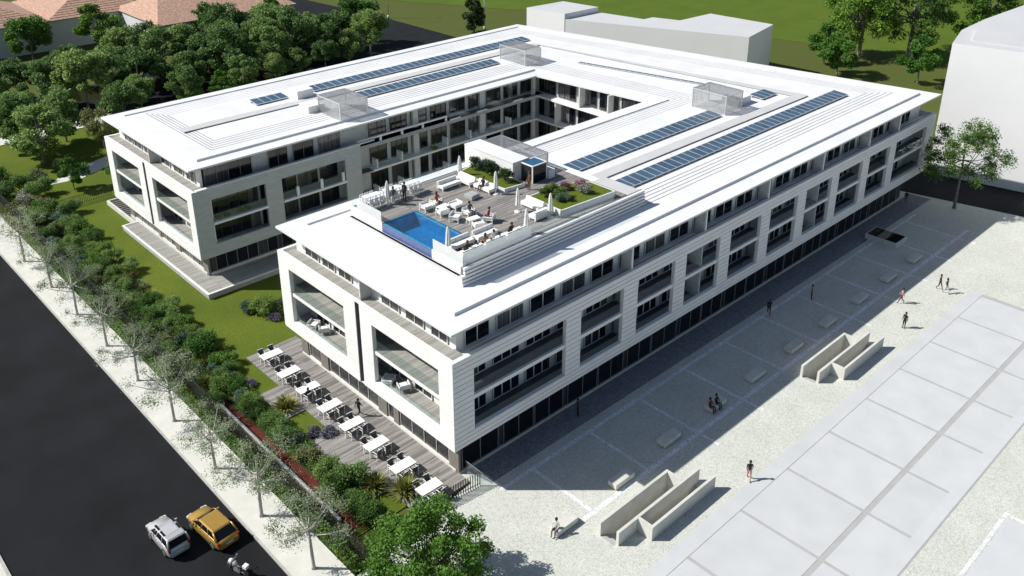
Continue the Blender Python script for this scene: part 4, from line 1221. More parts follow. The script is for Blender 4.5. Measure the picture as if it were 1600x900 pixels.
def house2(lab):
    t = empty('tiled_house', (36.3, 133.0, 0), 0, lab, 'house', 'pale houses with terracotta roofs')
    lx, ly, h, e, r = 30, 22, 6.0, .4, 11
    MB().box(0, lx, 0, ly, 0, h).build('wall', X['wall_pale'], t)
    P = [(-e, -e, h), (lx + e, -e, h), (lx + e, ly + e, h), (-e, ly + e, h), (5, ly / 2, h + 4), (lx - 5, ly / 2, h + 4)]
    b = MB()
    b.face([P[3], P[2], P[1], P[0]]); b.face([P[0], P[1], P[5], P[4]]); b.face([P[1], P[2], P[5]]); b.face([P[2], P[3], P[4], P[5]]); b.face([P[3], P[0], P[4]])
    rf = b.build('roof', X['roof_tile'], t)
    MB().box(-e, lx + e, -e - .03, -e + .02, h - .12, h - .001).build('eave', X['bark'], rf)
house(-8, 152.3, 50.0, 24, 6.0, [(-6, 10), (10, 30), (30, 49.9)], 'long pale house with two terracotta roofs at the far left')
house2('pale house with a single terracotta roof beyond the grove')

def massing(name, parts, lab, loc=(0, 0, 0)):
    t = empty(name, loc, 0, lab, 'building')
    for nm, poly, z0, z1 in parts: MB().prism(poly, z0, z1, 0, 1).build(nm, [X['mass_white'], X['mass_roof']], t)
    return t
massing('white_block_building', [('tall_wing', [(88.4, 73.2), (97.5, 72.9), (96.5, 81.3), (87.1, 82.0)], 0, 10.0),
                                 ('low_wing', [(101.6, 41.8), (113.0, 44.1), (112.2, 57.3), (103.3, 57.8), (101.7, 62.9), (99.2, 63.0), (97.5, 72.8), (88.5, 73.1)], 0, 9.0)],
        'plain white block building behind the far roof edge, with a stepped outline')
t = massing('white_corner_building', [('wall_block', [(85.9, 2.5), (88.3, -9.5), (120, -120), (180, -100), (140, 4.0), (103, 5.0), (94, 4.6)], 0, 18.0)], 'tall plain white building at the right edge beside the dark street')
MB().prism([(89.0, 1.2), (90.6, -9.0), (120, -100), (150, -90), (118, -3), (103, 3.2), (95, 3.0)], 18.001, 18.4).build('roof_field', X['mass_roof'], t)
MB().prism([(104, -9), (111, -25), (117, -22), (110, -6)], 18.401, 20.0).build('roof_box', X['mass_white'], t)

def lamp_post(x, y, h, lab):
    t = empty('lamp_post', (x, y, 0), 0, lab, 'lamp post', 'lamp posts by the back street')
    MB().lathe([(.26, 0), (.26, .5), (.14, .7)], 10).build('base', X['concrete'], t)
    MB().tube([(0, 0, .6), (0, 0, h)], [.13, .07], 8).build('pole', X['alu'], t)
    MB().tube([(0, 0, h - .05), (.5, -.3, h + .25), (1.4, -.8, h + .3)], .05, 6).build('arm', X['alu'], t)
    MB().obox((1.6, -.92, h + .3), (.35, -.2, 0), (.08, .14, 0), (0, 0, .06)).build('lamp_head', X['frame_grey'], t)
lamp_post(88.4, 129.3, 9, 'grey lamp post on the verge of the back street, left one')
lamp_post(97.1, 105.5, 9, 'grey lamp post on the olive lawn beside the dark tree')

# ------------------------------------------------------------------ vegetation
def leaf_quads(rng, P, size, flat=0.35, aspect=0.55, droop=None):
    """arrays of leaf quads at points P; returns (n*4,3) verts"""
    n = len(P)
    nrm = rng.normal(size=(n, 3)); nrm[:, 2] = np.abs(nrm[:, 2]) + flat
    nrm /= np.linalg.norm(nrm, axis=1)[:, None]
    a = rng.normal(size=(n, 3)); a -= nrm * (a * nrm).sum(1)[:, None]; a /= np.linalg.norm(a, axis=1)[:, None]
    b = np.cross(nrm, a)
    s = size * rng.uniform(.65, 1.35, n)[:, None]
    a = a * s; b = b * s * aspect
    V = np.stack([P - a * .5, P + b * .5 - a * .05, P + a * .5, P - b * .5 - a * .05], 1)
    return V.reshape(-1, 3)
def leaves_mesh(name, V, m):
    n = len(V) // 4
    me = bpy.data.meshes.new(name)
    me.vertices.add(4 * n); me.vertices.foreach_set('co', V.astype(np.float32).ravel())
    me.loops.add(4 * n); me.loops.foreach_set('vertex_index', np.arange(4 * n, dtype=np.int32))
    me.polygons.add(n); me.polygons.foreach_set('loop_start', np.arange(0, 4 * n, 4, dtype=np.int32))
    try: me.polygons.foreach_set('loop_total', np.full(n, 4, dtype=np.int32))
    except Exception: pass
    me.update(calc_edges=True); me.validate()
    me.materials.append(m)
    return me
def crown_points(rng, n, clusters, cr, shell=0.55):
    idx = rng.integers(0, len(clusters), n)
    d = rng.normal(size=(n, 3)); d /= np.linalg.norm(d, axis=1)[:, None]
    r = (shell + (1 - shell) * rng.random(n)) ** 1.0
    P = np.array(clusters)[idx] + d * (np.array(cr)[idx] * r)[:, None] * np.array([1, 1, .78])
    return P
TREE = {}
def tree_meshes(key, h, rx, base, m, bark, nleaf, leaf, ncl, cl_r, seed, trunk_r=.16, top_bias=0.0, shell=.45, spread=1.0):
    if key in TREE: return TREE[key]
    rng = np.random.default_rng(seed)
    cz, rz = (h + base) / 2, (h - base) / 2
    cl = []; cr = []
    tries = 0
    while len(cl) < ncl and tries < 4000:
        tries += 1
        u = rng.uniform(-1, 1, 3)
        q = np.linalg.norm(u)
        if q > 1 or q < .25: continue
        w = 1.0 - .35 * max(0, u[2])
        c_ = np.array([u[0] * rx * w, u[1] * rx * w, cz + u[2] * rz])
        if all(np.linalg.norm(c_ - k) > cl_r * .62 for k in cl):
            cl.append(c_); cr.append(cl_r * rng.uniform(.6, 1.15))
    P = crown_points(rng, nleaf, cl, cr, shell)
    crown = leaves_mesh('crown', leaf_quads(rng, P, leaf), m)
    b = MB()
    fork = base + (h - base) * .12
    lean = rng.uniform(-.15, .15, 2)
    top = Vector((lean[0], lean[1], h * .78))
    b.tube([(0, 0, -.05), (0, 0, .25), (lean[0] * .3, lean[1] * .3, fork * .6), (lean[0] * .6, lean[1] * .6, fork), tuple(top)], [trunk_r * 1.5, trunk_r, trunk_r * .85, trunk_r * .75, trunk_r * .12], 8)
    for c_ in cl[:14]:
        s = Vector((lean[0] * .6, lean[1] * .6, fork + (h - fork) * rng.uniform(0, .3)))
        e = Vector(c_); mid = s.lerp(e, .5) + Vector((0, 0, -.15 * rx * .3))
        b.tube([s, mid, e], [trunk_r * .42, trunk_r * .28, trunk_r * .08], 5, cap=False)
    TREE[key] = (crown, b.mesh('trunk', bark))
    return TREE[key]
def plant(name, meshes, loc, rz, s, lab, cat, group, names=('crown', 'trunk')):
    t = empty(name, loc, rz, lab, cat, group)
    t.scale = (s, s, s * random.uniform(.93, 1.07))
    put(names[0], meshes[0], t)
    if len(meshes) > 1: put(names[1], meshes[1], t)
    return t
FM = [tree_meshes(f'forest{k}', 8.6, 3.7, 1.6, X['leaf_forest'], X['bark'], 9000, .42, 24, 1.35, 11 + k) for k in range(3)]
BR = [tree_meshes(f'bright{k}', 8.0, 3.6, 1.8, X['leaf_bright'], X['bark'], 8000, .40, 20, 1.35, 31 + k) for k in range(2)]
STR = [tree_meshes(f'street{k}', 6.4, 2.9, 2.1, X['leaf_street'], X['bark_pale'], 4600, .12, 26, .95, 51 + k, .13, shell=.1) for k in range(3)]
OLV = [tree_meshes(f'olive{k}', 6.5, 2.7, 2.0, X['leaf_olive'], X['bark_pale'], 6500, .24, 20, 1.0, 61 + k, .12) for k in range(2)]
BIGG = tree_meshes('bigg', 5.6, 3.6, 1.0, X['leaf_bright'], X['bark'], 46000, .15, 62, .85, 79, .16, shell=.1)
LOOSE = tree_meshes('loose', 11.5, 4.9, 3.0, X['leaf_mid'], X['bark'], 14000, .25, 44, 1.3, 81, .2, shell=.05)
PARK = tree_meshes('park', 15, 6.5, 3.0, X['leaf_bright'], X['bark'], 14000, .45, 34, 1.9, 83, .35, shell=.2)
PARK2 = tree_meshes('park2', 15, 6.8, 3.0, X['leaf_mid'], X['bark'], 10000, .42, 34, 1.8, 85, .35, shell=.1)
CYP = tree_meshes('cyp', 9.0, 1.9, .4, X['leaf_dark'], X['bark'], 9000, .35, 16, 1.1, 87, .16)

FG = 'trees of the dense grove at the left'
FLAB = 'dark green leafy tree in the dense grove left of the building'
forest = [(6.5, 121), (15, 121), (24, 119), (30, 124), (20, 115), (28, 114.5),
          (34, 119), (37, 125), (41, 116), (36, 112.5), (44, 121), (48, 114), (47.5, 126), (53, 120), (56, 113.5), (51, 109), (60, 118), (0, 114.5), (8, 113),
          (13, 108.5), (21, 106.5), (29, 106), (37, 106), (-4, 121), (57, 125.5), (63, 111.5),
          (19, 101.5), (25.5, 99), (36, 99.5), (42, 100.5), (48, 101.5), (54, 102), (60, 103), (66, 104.5), (45, 106.5), (58, 107.5)]
rt = random.Random(5)
def nth(k):
    return ORD[k] if k < len(ORD) else f'{k + 1}th'
rows = {'front': [], 'second': [], 'third': [], 'rear': []}
for x, y in forest: rows['front' if y < 107.6 else 'second' if y < 115.2 else 'third' if y < 123 else 'rear'].append((x, y))
i = 0
for rn, lst in rows.items():
    for k, (x, y) in enumerate(sorted(lst)):
        s = rt.uniform(.88, 1.2) if y > 104 else rt.uniform(.62, .8)
        plant('grove_tree', FM[i % 3], (x, y, 0), rt.uniform(0, 6.28), s, f'dark green leafy tree of the grove, {rn} row, {nth(k)} from the left', 'tree', FG); i += 1
for i, (x, y, s, lab) in enumerate(((16, 145.5, 1.15, 'bright green round tree against the pale house wall, far left'), (27.5, 143, 1.2, 'bright green round tree against the pale house wall, second from the left'), (47, 133, 1.15, 'bright green tree below the single terracotta roof'),
                                    (59.5, 131, 1.0, 'bright green tree at the edge of the street beyond the grove'), (69.5, 113.5, 1.25, 'big bright green tree standing out beside the back street'), (31.5, 98.5, .62, 'small bright green tree behind the left wing eave'))):
    plant('leafy_tree', BR[i % 2], (x, y, 0), rt.uniform(0, 6.28), s, lab, 'tree', 'bright green trees around the grove')
plant('dark_tree', CYP, (93.8, 105.2, 0), 0, 1.1, 'narrow dark evergreen tree beside the lamp post', 'tree', None)
for i, (x, y, s, k, lab) in enumerate(((-1, 95.8, 1.0, 'f', 'slim trunk tree on the side lawn, nearest the left edge of the photo'), (-.3, 88.5, 1.05, 'f', 'spreading tree on the side lawn in front of the pavement'), (5.1, 95.6, .9, 'f', 'slim tree on the side lawn by the pavement, third from the left'),
                                       (8.3, 89.5, .95, 'o', 'olive green tree beside the far corner of the left wing'), (13, 93, .9, 'f', 'dark tree behind the left wing corner'), (-.5, 76.3, .52, 'b', 'small round green tree on the lawn by the sandy path'), (5.6, 72.8, .7, 'b', 'round green tree by the left wing wall corner'))):
    mm = {'f': FM[i % 3], 'o': OLV[0], 'b': BR[i % 2]}[k]
    plant('garden_tree', mm, (x, y, 0.02), rt.uniform(0, 6.28), s, lab, 'tree', 'trees on the side lawn')
for i, (x, y) in enumerate(((-11.6, 59.5), (-11.4, 51.5), (-11.4, 44.2), (-11.4, 36.6), (-11.5, 29.3), (-11.6, 21.8), (-11.8, 14.2), (-11.7, 7.4), (-11.55, 0.8))):
    plant('street_tree', STR[i % 3], (x, y, 0.12), rt.uniform(0, 6.28), rt.uniform(.92, 1.02), f'thin pale street tree on the pavement, {ORD[8 - i]} from the bottom of the photo', 'tree', 'street trees on the front pavement')
plant('leafy_tree', BIGG, (-7.6, -6.4, 0), .4, 1.24, 'large bright green bushy tree at the bottom of the photo by the plaza', 'tree', None)
plant('loose_tree', LOOSE, (76.9, -4.7, 0), 1.0, .98, 'open crowned tree on the plaza against the white corner building', 'tree', None)
for x, y, s, mm, lab in ((120.6, 34.4, 1.0, BR[0], 'round green tree behind the far right roof corner, left one'), (126.1, 21.8, 1.0, BR[1], 'round green tree close to the white corner building'),
                         (134.8, 37.4, 1.15, PARK, 'tall green tree with a trunk on the sunny meadow, left'), (142.5, 31.0, 1.25, PARK2, 'tall open tree with visible branches on the meadow, middle'), (150, 21, 1.2, PARK, 'tall tree at the top right beside the white building'), (126, 40, .9, BR[1], 'small round tree in front of the tall meadow tree')):
    plant('meadow_tree', mm, (x, y, 0), rt.uniform(0, 6), s, lab, 'tree', 'trees on the meadow')

# shrubs
def bush_mesh(key, r, h, m, n, leaf, seed, spiky=False, ncl=9):
    rng = np.random.default_rng(seed)
    if spiky:
        V = []
        for k in range(n):
            a = rng.uniform(0, 2 * np.pi); el = rng.uniform(.25, 1.35); L_ = r * rng.uniform(.7, 1.2)
            o = rng.normal(0, .08, 3) * r; o[2] = abs(o[2])
            d = np.array([np.cos(a) * np.cos(el), np.sin(a) * np.cos(el), np.sin(el) * h / r])
            sd = np.array([-np.sin(a), np.cos(a), 0]) * leaf
            V += [o, o + d * L_ * .5 + sd, o + d * L_ + np.array([0, 0, -.12 * L_]), o + d * L_ * .5 - sd]
        return leaves_mesh('foliage', np.array(V), m)
    cl = []; cr = []
    for k in range(ncl):
        a = rng.uniform(0, 2 * np.pi); q = np.sqrt(rng.random()) * .62
        cl.append(np.array([np.cos(a) * q * r, np.sin(a) * q * r, h * rng.uniform(.3, .68)])); cr.append(min(r, h) * rng.uniform(.34, .52))
    P = crown_points(rng, n, cl, cr, .3)
    P += rng.normal(0, .07 * min(r, 1), P.shape)
    P[:, 2] = np.maximum(P[:, 2], .02)
    return leaves_mesh('foliage', leaf_quads(rng, P, leaf), m)
def stem_mesh(r, h, seed):
    rng = np.random.default_rng(seed); b = MB()
    for k in range(5):
        a = rng.uniform(0, 6.28)
        b.tube([(0, 0, -.02), (math.cos(a) * r * .3, math.sin(a) * r * .3, h * .35), (math.cos(a) * r * .55, math.sin(a) * r * .55, h * .65)], [.03, .02, .008], 4, cap=False)
    return b.mesh('stem', X['bark'])
BU = {}
for key, r, h, m, n, leaf, sp in (('green', 1.15, 1.4, 'leaf_mid', 4600, .12, 0), ('bright', 1.15, 1.3, 'leaf_bright', 4600, .12, 0), ('dark', 1.1, 1.5, 'leaf_forest', 4600, .125, 0), ('blue', 1.0, 1.1, 'leaf_blue', 4200, .11, 0),
                                 ('olive', 1.05, 1.2, 'leaf_olive', 4000, .11, 0), ('yucca', .9, .9, 'leaf_yellow', 260, .035, 1), ('agave', .8, .8, 'leaf_blue', 240, .04, 1), ('lav', .55, .6, 'lavender', 1500, .10, 0),
                                 ('pink', .7, .9, 'flower_pink', 1500, .11, 0), ('wht', .7, .8, 'flower_white', 1500, .11, 0), ('ball', .75, 1.35, 'leaf_dark', 2400, .12, 0), ('ball2', .8, 1.4, 'leaf_mid', 2600, .12, 0)):
    BU[key] = (bush_mesh(key, r, h, X[m], n, leaf, hash(key) % 1000 if False else sum(map(ord, key)), bool(sp)), stem_mesh(r, h, len(key) * 7 + n))
rb = random.Random(21)
NAMES = {'green': ('leafy_shrub', 'mid green leafy shrub'), 'bright': ('leafy_shrub', 'bright green leafy shrub'), 'dark': ('leafy_shrub', 'dark green leafy shrub'), 'blue': ('leafy_shrub', 'bluish green shrub'), 'olive': ('leafy_shrub', 'olive green shrub'),
         'yucca': ('spiky_shrub', 'yellow green spiky plant'), 'agave': ('spiky_shrub', 'grey blue spiky plant'), 'lav': ('lavender_bush', 'grey violet lavender clump'), 'pink': ('flowering_bush', 'pink flowering bush'), 'wht': ('flowering_bush', 'pale flowering bush')}
def bush(key, x, y, z, s, lab, group):
    nm = NAMES.get(key, ('round_bush', ''))[0]
    return plant(nm, BU[key], (x, y, z), rb.uniform(0, 6.28), s, lab, 'shrub', group, ('foliage', 'stem'))
GG = 'shrubs in the garden bed along the fence'
bed = []
for y in np.arange(2.4, 66, 1.3):
    for row in range(2 if y < 21 else 3):
        x = -7.6 + row * 1.35 + rb.uniform(-.45, .45)
        if y > 24: x += rb.uniform(-.3, .9)
        if y < 21 and x < -6.9: x = -6.5 + rb.uniform(-.2, .4)
        key = rb.choice(['green', 'green', 'dark', 'dark', 'bright', 'blue', 'olive', 'yucca', 'agave', 'lav', 'green'])
        bed.append((key, x, float(y) + rb.uniform(-.5, .5), rb.uniform(.65, 1.15)))
cnt = {}
for key, x, y, s in sorted(bed, key=lambda q: q[2]):
    k = cnt.get(key, 0); cnt[key] = k + 1
    bush(key, x, y, .03, s, f'{NAMES[key][1]} in the fence bed, {nth(k)} of its kind from the bottom', GG)
n = 150000
rng = np.random.default_rng(19)
P = np.stack([rng.uniform(-8.4, -5.0, n), rng.uniform(1.5, 66, n), .04 + .62 * rng.random(n) ** 1.7], 1)
keep = ~((P[:, 1] < 22.5) & (P[:, 0] < -6.75)) & (np.sin(P[:, 0] * 2.1 + P[:, 1] * .9) + np.sin(P[:, 1] * 2.3) > -.5)
gc = leaves_mesh('ground_cover', leaf_quads(rng, P[keep], .12), X['leaf_mid'])
tag(put('ground_cover', gc), 'low leafy ground cover between the shrubs of the garden bed', 'ground cover', kind='stuff')
for key, x, y, s, lab in (('green', 2.0, 31.8, 1.35, 'big leafy shrub group in the lawn by the white facade, left part'), ('olive', 3.3, 31.2, 1.3, 'olive shrub in the lawn against the white facade corner'), ('lav', 2.2, 30.0, 1.2, 'lavender clump at the foot of the shrubs by the white facade'),
                          ('blue', 1.2, 33.2, 1.0, 'bluish shrub at the back of the lawn by the terrace'), ('lav', -4.3, 12.4, 1.25, 'lavender clump in the lawn notch of the deck, left'), ('lav', -3.5, 11.6, 1.35, 'lavender clump on red mulch in the lawn notch of the deck'),
                          ('lav', -5.2, 22.2, 1.1, 'lavender clump on the lawn beside the deck corner'), ('yucca', -4.2, 17.0, 1.5, 'large spiky plant overhanging the deck edge'), ('bright', -5.6, 29.5, 1.5, 'bright green shrub at the lawn edge beyond the deck'),
                          ('yucca', -2.9, 2.3, 1.6, 'yellow green spiky plant beside the near deck corner'), ('yucca', -4.3, 4.2, 1.5, 'yellow green spiky plant at the deck edge near the first tables'), ('dark', -5.2, 5.8, 1.3, 'dark shrub at the deck edge near the second table'), ('lav', -6.2, 34.6, 1.4, 'lavender clump on the lawn near the street fence')):
    bush(key, x, y, .03, s, lab, 'single shrubs around the lawn and deck')
for k, (key, x, y, s) in enumerate((('green', -5.6, 81.4, 1.5), ('dark', -4.4, 77.5, 1.6), ('olive', -8.0, 73.5, 1.6), ('green', -5.8, 70.8, 1.7), ('blue', -5.3, 66.9, 1.5), ('dark', -3.5, 68.7, 1.4), ('wht', -6.5, 76.5, 1.8), ('green', -7.6, 68.6, 1.6), ('bright', -6.9, 85.5, 1.7), ('olive', -3.0, 82.5, 1.5), ('pink', -5.2, 73.6, 1.6), ('dark', -8.0, 79.5, 1.5), ('bright', -7.8, 92.0, 1.8), ('olive', -6.8, 64.2, 1.4), ('green', -4.6, 62.8, 1.4), ('dark', 1.2, 84.5, 1.5), ('green', 8.0, 77.5, 1.8), ('dark', 9.5, 83.0, 1.7))):
    bush(key, x, y, .02, s, f'large {NAMES[key][1]} on the far side lawn, {nth(k)} of its group', 'large shrubs on the far side lawn')
# clipped planting against the fence
rng = np.random.default_rng(9)
n = 30000
P = np.stack([-9.55 + rng.uniform(-.38, .5, n) , rng.uniform(-1.4, 68, n), .08 + .85 * rng.random(n) ** 1.3], 1)
P[:, 2] *= (.35 + .75 * (np.sin(P[:, 1] * .55) * .5 + .5) * (np.sin(P[:, 1] * .17 + 1) * .4 + .6))
hm = leaves_mesh('hedge', leaf_quads(rng, P, .17), X['leaf_mid'])
tag(put('hedge', hm), 'low uneven hedge between pavement and street fence', 'hedge', kind='stuff')
n = 26000
P = np.stack([-8.35 + rng.uniform(-.15, .45, n), rng.uniform(-1.2, 66, n), .05 + .12 * rng.random(n)], 1)
gm = leaves_mesh('long_grass', leaf_quads(rng, P, .16, flat=.0, aspect=.25), X['leaf_yellow'])
tag(put('long_grass', gm), 'strip of long yellow green grass inside the fence', 'grass', kind='stuff')
# terrace bushes
for key, x, y, s, lab in (('ball', 18.1, 18.0, 1.1, 'dark round bush at the far end of the planter by the stair box'), ('blue', 18.3, 16.9, 1.0, 'bluish bush between the dark round bushes'), ('ball', 18.0, 15.6, 1.15, 'dark round bush in the middle of the bush planter'), ('ball', 18.1, 13.9, 1.1, 'dark round bush nearest the glass porch')):
    bush(key, x, y, 15.13, s, lab, 'bushes on the roof terrace')
for key, x, y, s, lab in (('ball2', 17.9, 8.7, .8, 'green bush at the left of the shrub planter'), ('ball2', 18.7, 7.6, .85, 'green bush in the middle of the shrub planter'), ('blue', 18.2, 7.0, .75, 'bluish bush at the front of the shrub planter'), ('pink', 20.3, 8.6, 1.0, 'pink bush at the back of the shrub planter'), ('pink', 21.6, 8.1, 1.0, 'pink bush at the right back of the shrub planter'), ('wht', 20.9, 7.0, 1.1, 'pale flowering bush at the right of the shrub planter'), ('olive', 19.2, 9.2, .7, 'olive bush at the back left of the shrub planter')):
    bush(key, x, y, 15.33, s, lab, 'bushes on the roof terrace')
for k, x in enumerate((2.6, 3.6, 5.2, 6.0)):
    bush('olive', x, 40.75, 7.12, .42, f'small balcony plant on the left wing loggia, {ORD[k]} from the front corner', 'balcony plants')
bush('olive', 31.2, 41.0, 7.1, .55, 'balcony plant on the courtyard gallery', 'balcony plants')

# earth banks in the grove
for pts, lab in (([(3, 112.5, .4), (8, 114.5, 1.4), (14, 116.5, 1.9), (18.5, 115, 1.5), (21, 111, .4)], 'curved planted earth bank at the left of the grove'), ([(28, 112, .5), (33, 113, 1.3), (40, 113, 1.7), (47, 113, 1.7), (58, 111, 1.4)], 'long planted earth bank in the middle of the grove')):
    b = MB()
    for i in range(len(pts) - 1):
        (x0, y0, h0), (x1, y1, h1) = pts[i], pts[i + 1]
        b.face([(x0, y0 - 2.2, 0), (x1, y1 - 2.2, 0), (x1, y1, h1), (x0, y0, h0)], 0, True)
        b.face([(x0, y0, h0), (x1, y1, h1), (x1, y1 + .3, h1), (x0, y0 + .3, h0)], 1)
        b.face([(x1, y1 + 2.4, 0), (x0, y0 + 2.4, 0), (x0, y0 + .3, h0), (x1, y1 + .3, h1)], 0, True)
    tag(b.build('earth_bank', [X['soil'], X['concrete_grey']]), lab, 'earth bank', 'earth banks in the grove')

# ------------------------------------------------------------------ vehicles (length along +y, nose at +y)
def loft(b, secs, m=0, smooth=True, cap=True):
    """secs: list of rings (same number of points)"""
    n0 = len(b.v); k = len(secs[0])
    for s in secs: b.v += [tuple(p) for p in s]
    for i in range(len(secs) - 1):
        for j in range(k):
            j2 = (j + 1) % k
            b.f.append((n0 + i * k + j, n0 + i * k + j2, n0 + (i + 1) * k + j2, n0 + (i + 1) * k + j)); b.m.append(m); b.sm.append(smooth)
    if cap:
        b.f.append(tuple(n0 + j for j in reversed(range(k)))); b.m.append(m); b.sm.append(smooth)
        e = n0 + (len(secs) - 1) * k
        b.f.append(tuple(e + j for j in range(k))); b.m.append(m); b.sm.append(smooth)
def ring(y, w, z0, z1, ch=.12, top=None):
    t = top or w
    return [(-w, y, z0 + ch), (-w * .93, y, z0), (w * .93, y, z0), (w, y, z0 + ch), (w, y, z1 - ch * 1.3), (t * .93, y, z1), (-t * .93, y, z1), (-w, y, z1 - ch * 1.3)]
def wheel(t, x, y, r, wd):
    o = MB()
    o.lathe([(r * .55, -wd / 2), (r * .93, -wd / 2), (r, -wd * .3), (r, wd * .3), (r * .93, wd / 2), (r * .55, wd / 2)], 20)
    w = o.build('wheel', X['tyre'], t, (x, y, r), (0, RAD(90), 0))
    ri = MB(); ri.lathe([(r * .62, -wd * .52), (r * .62, wd * .52)], 14)
    for k in range(5):
        a = 2 * math.pi * k / 5
        ri.obox((math.cos(a) * r * .33, math.sin(a) * r * .33, 0), (math.cos(a) * r * .3, math.sin(a) * r * .3, 0), (-math.sin(a) * .03, math.cos(a) * .03, 0), (0, 0, wd * .535))
    ri.build('rim', X['rim'], w)
def car(loc, rz, L_, W_, body, hatch, lab, roof_panel=False):
    t = empty('parked_car', loc, rz, lab, 'car', 'cars on the front street')
    w = W_ / 2; h = L_ / 2
    b = MB(); belt = .92 if not hatch else .98; H = 1.40 if not hatch else 1.55
    loft(b, [ring(-h, w * .80, .34, .72), ring(-h + .12, w * .93, .24, belt - .06), ring(-h + .6, w, .2, belt), ring(-h * .3, w, .2, belt), ring(h * .25, w, .2, belt - .02), ring(h - 1.0, w * .98, .2, belt - .10), ring(h - .35, w * .9, .22, belt - .2), ring(h - .05, w * .74, .28, belt - .30), ring(h, w * .66, .34, belt - .38)])
    bo = b.build('body', body, t)
    # cabin: roof panel on pillars, with panes between
    yr0, yr1 = (-h + .28, h * .12) if hatch else (-h + .75, h * .18)      # roof rear / front
    yb0, yb1 = (-h + .10, h * .45) if hatch else (-h + .22, h * .52)      # glass foot rear / front
    wt = w * .80
    g = MB()
    loft(g, [[(-w * .93, yb0, belt - .03), (w * .93, yb0, belt - .03), (w * .93, yb1, belt - .03), (-w * .93, yb1, belt - .03)], [(-wt, yr0, H - .05), (wt, yr0, H - .05), (wt, yr1, H - .05), (-wt, yr1, H - .05)]], 0, False)
    g.build('glasshouse', X['car_glass'], t)
    r = MB(); loft(r, [[(-wt - .02, yr0 - .04, H - .07), (wt + .02, yr0 - .04, H - .07), (wt + .02, yr1 + .04, H - .07), (-wt - .02, yr1 + .04, H - .07)], [(-wt + .06, yr0 + .06, H), (wt - .06, yr0 + .06, H), (wt - .06, yr1 - .1, H), (-wt + .06, yr1 - .1, H)]], 0, False)
    ro = r.build('roof', body, t)
    if roof_panel:
        for k in range(6): MB().box(-wt * .62 + k * wt * .21, -wt * .62 + k * wt * .21 + .1, yr0 + .5, yr1 - .35, H + .001, H + .02).build('roof_slat', X['alu'], ro)
        for sx in (-1, 1):
            for q in range(2): MB().box(sx * wt * .84 - .07, sx * wt * .84 + .07, yr0 + .55 + q * .8, yr0 + 1.15 + q * .8, H - .02, H + .012).build('roof_window', X['car_glass'], ro)
    pl = MB()
    def pillar(p, q, s=.05):
        p, q = Vector(p), Vector(q); d = (q - p)
        MB().tube([p, q], s, 5).build('pillar', body, t)
    for sx in (-1, 1):
        pillar((sx * w * .92, yb1 + .01, belt - .04), (sx * wt, yr1 + .02, H - .06)); pillar((sx * w * .92, yb0, belt - .04), (sx * wt, yr0, H - .06), .07)
        for f in ((.34, .36), (.66, .68)) if not hatch else ((.38, .40), (.70, .72)):
            pillar((sx * w * .935, yb0 + (yb1 - yb0) * f[0], belt - .04), (sx * (wt + .005), yr0 + (yr1 - yr0) * f[1], H - .06), .035)
    for sx in (-1, 1):
        MB().obox((sx * w * .64, h - .12, belt - .36), (.2, -.03 * sx, 0), (0, .09, 0), (0, 0, .07)).build('headlight', X['lamp_clear'], t)
        MB().box(sx * w * .86 - .07, sx * w * .86 + .07, -h + .02, -h + .16, belt - .30, belt - .06).build('tail_light', X['lamp_red'], t)
        MB().box(sx * (w + .10) - .08, sx * (w + .10) + .08, yb1 - .42, yb1 - .30, belt - .02, belt + .12).build('door_mirror', body, t)
        for y0 in (-.35, .55): MB().box(sx * (w + .004) - .012, sx * (w + .004) + .012, y0, y0 + .2, belt - .22, belt - .18).build('door_handle', body, t)
    MB().box(-w * .75, w * .75, -h - .05, -h + .12, .32, .52).build('bumper', body, t)
    MB().box(-.26, .26, -h - .06, -h - .051, .53, .64).build('number_plate', X['white_paint'], t)
    MB().box(-w * .72, w * .72, h - .1, h + .05, .30, .46).build('bumper', body, t)
    r_ = .33
    for sx in (-1, 1):
        for y in (-h + .78, h - .82): wheel(t, sx * (w - .09), y, r_, .21)
    return t
car((-17.45, 9.75, 0), RAD(2), 3.7, 1.6, X['car_silver'], True, 'silver compact car with a slatted roof on the front street', True)
car((-14.85, 8.45, 0), RAD(5), 4.3, 1.72, X['car_gold'], False, 'golden yellow car parked next to the pavement')
t = empty('motorcycle', (-15.3, 3.9, 0), RAD(20), 'small grey motorcycle at the bottom edge of the street', 'motorcycle')
for y in (-.65, .68):
    o = MB(); o.lathe([(.22, -.06), (.29, -.05), (.31, 0), (.29, .05), (.22, .06)], 18); w = o.build('wheel', X['tyre'], t, (0, y, .31), (0, RAD(90), 0))
    MB().lathe([(.21, -.04), (.21, .04)], 12).build('rim', X['rim'], w)
b = MB(); loft(b, [[(-.09, .05, .62), (.09, .05, .62), (.07, .05, .80), (-.07, .05, .80)], [(-.17, .25, .6), (.17, .25, .6), (.12, .25, .95), (-.12, .25, .95)], [(-.10, .52, .62), (.10, .52, .62), (.07, .52, .86), (-.07, .52, .86)]]); b.build('fuel_tank', X['car_silver'], t)
b = MB(); loft(b, [[(-.12, -.62, .74), (.12, -.62, .74), (.10, -.62, .83), (-.10, -.62, .83)], [(-.15, -.1, .70), (.15, -.1, .70), (.12, -.1, .78), (-.12, -.1, .78)], [(-.10, .06, .70), (.10, .06, .70), (.08, .06, .80), (-.08, .06, .80)]]); b.build('seat', X['black_plastic'], t)
MB().box(-.15, .15, -.25, .28, .28, .6).build('engine', X['frame_grey'], t)
b = MB()
for sx in (-1, 1):
    b.tube([(sx * .09, .68, .31), (sx * .09, .46, .95)], .025, 6); b.tube([(sx * .08, -.65, .31), (sx * .08, -.1, .42)], .022, 6); b.tube([(0, .46, .98), (sx * .34, .34, 1.04)], .018, 6)
b.build('fork', X['alu'], t)
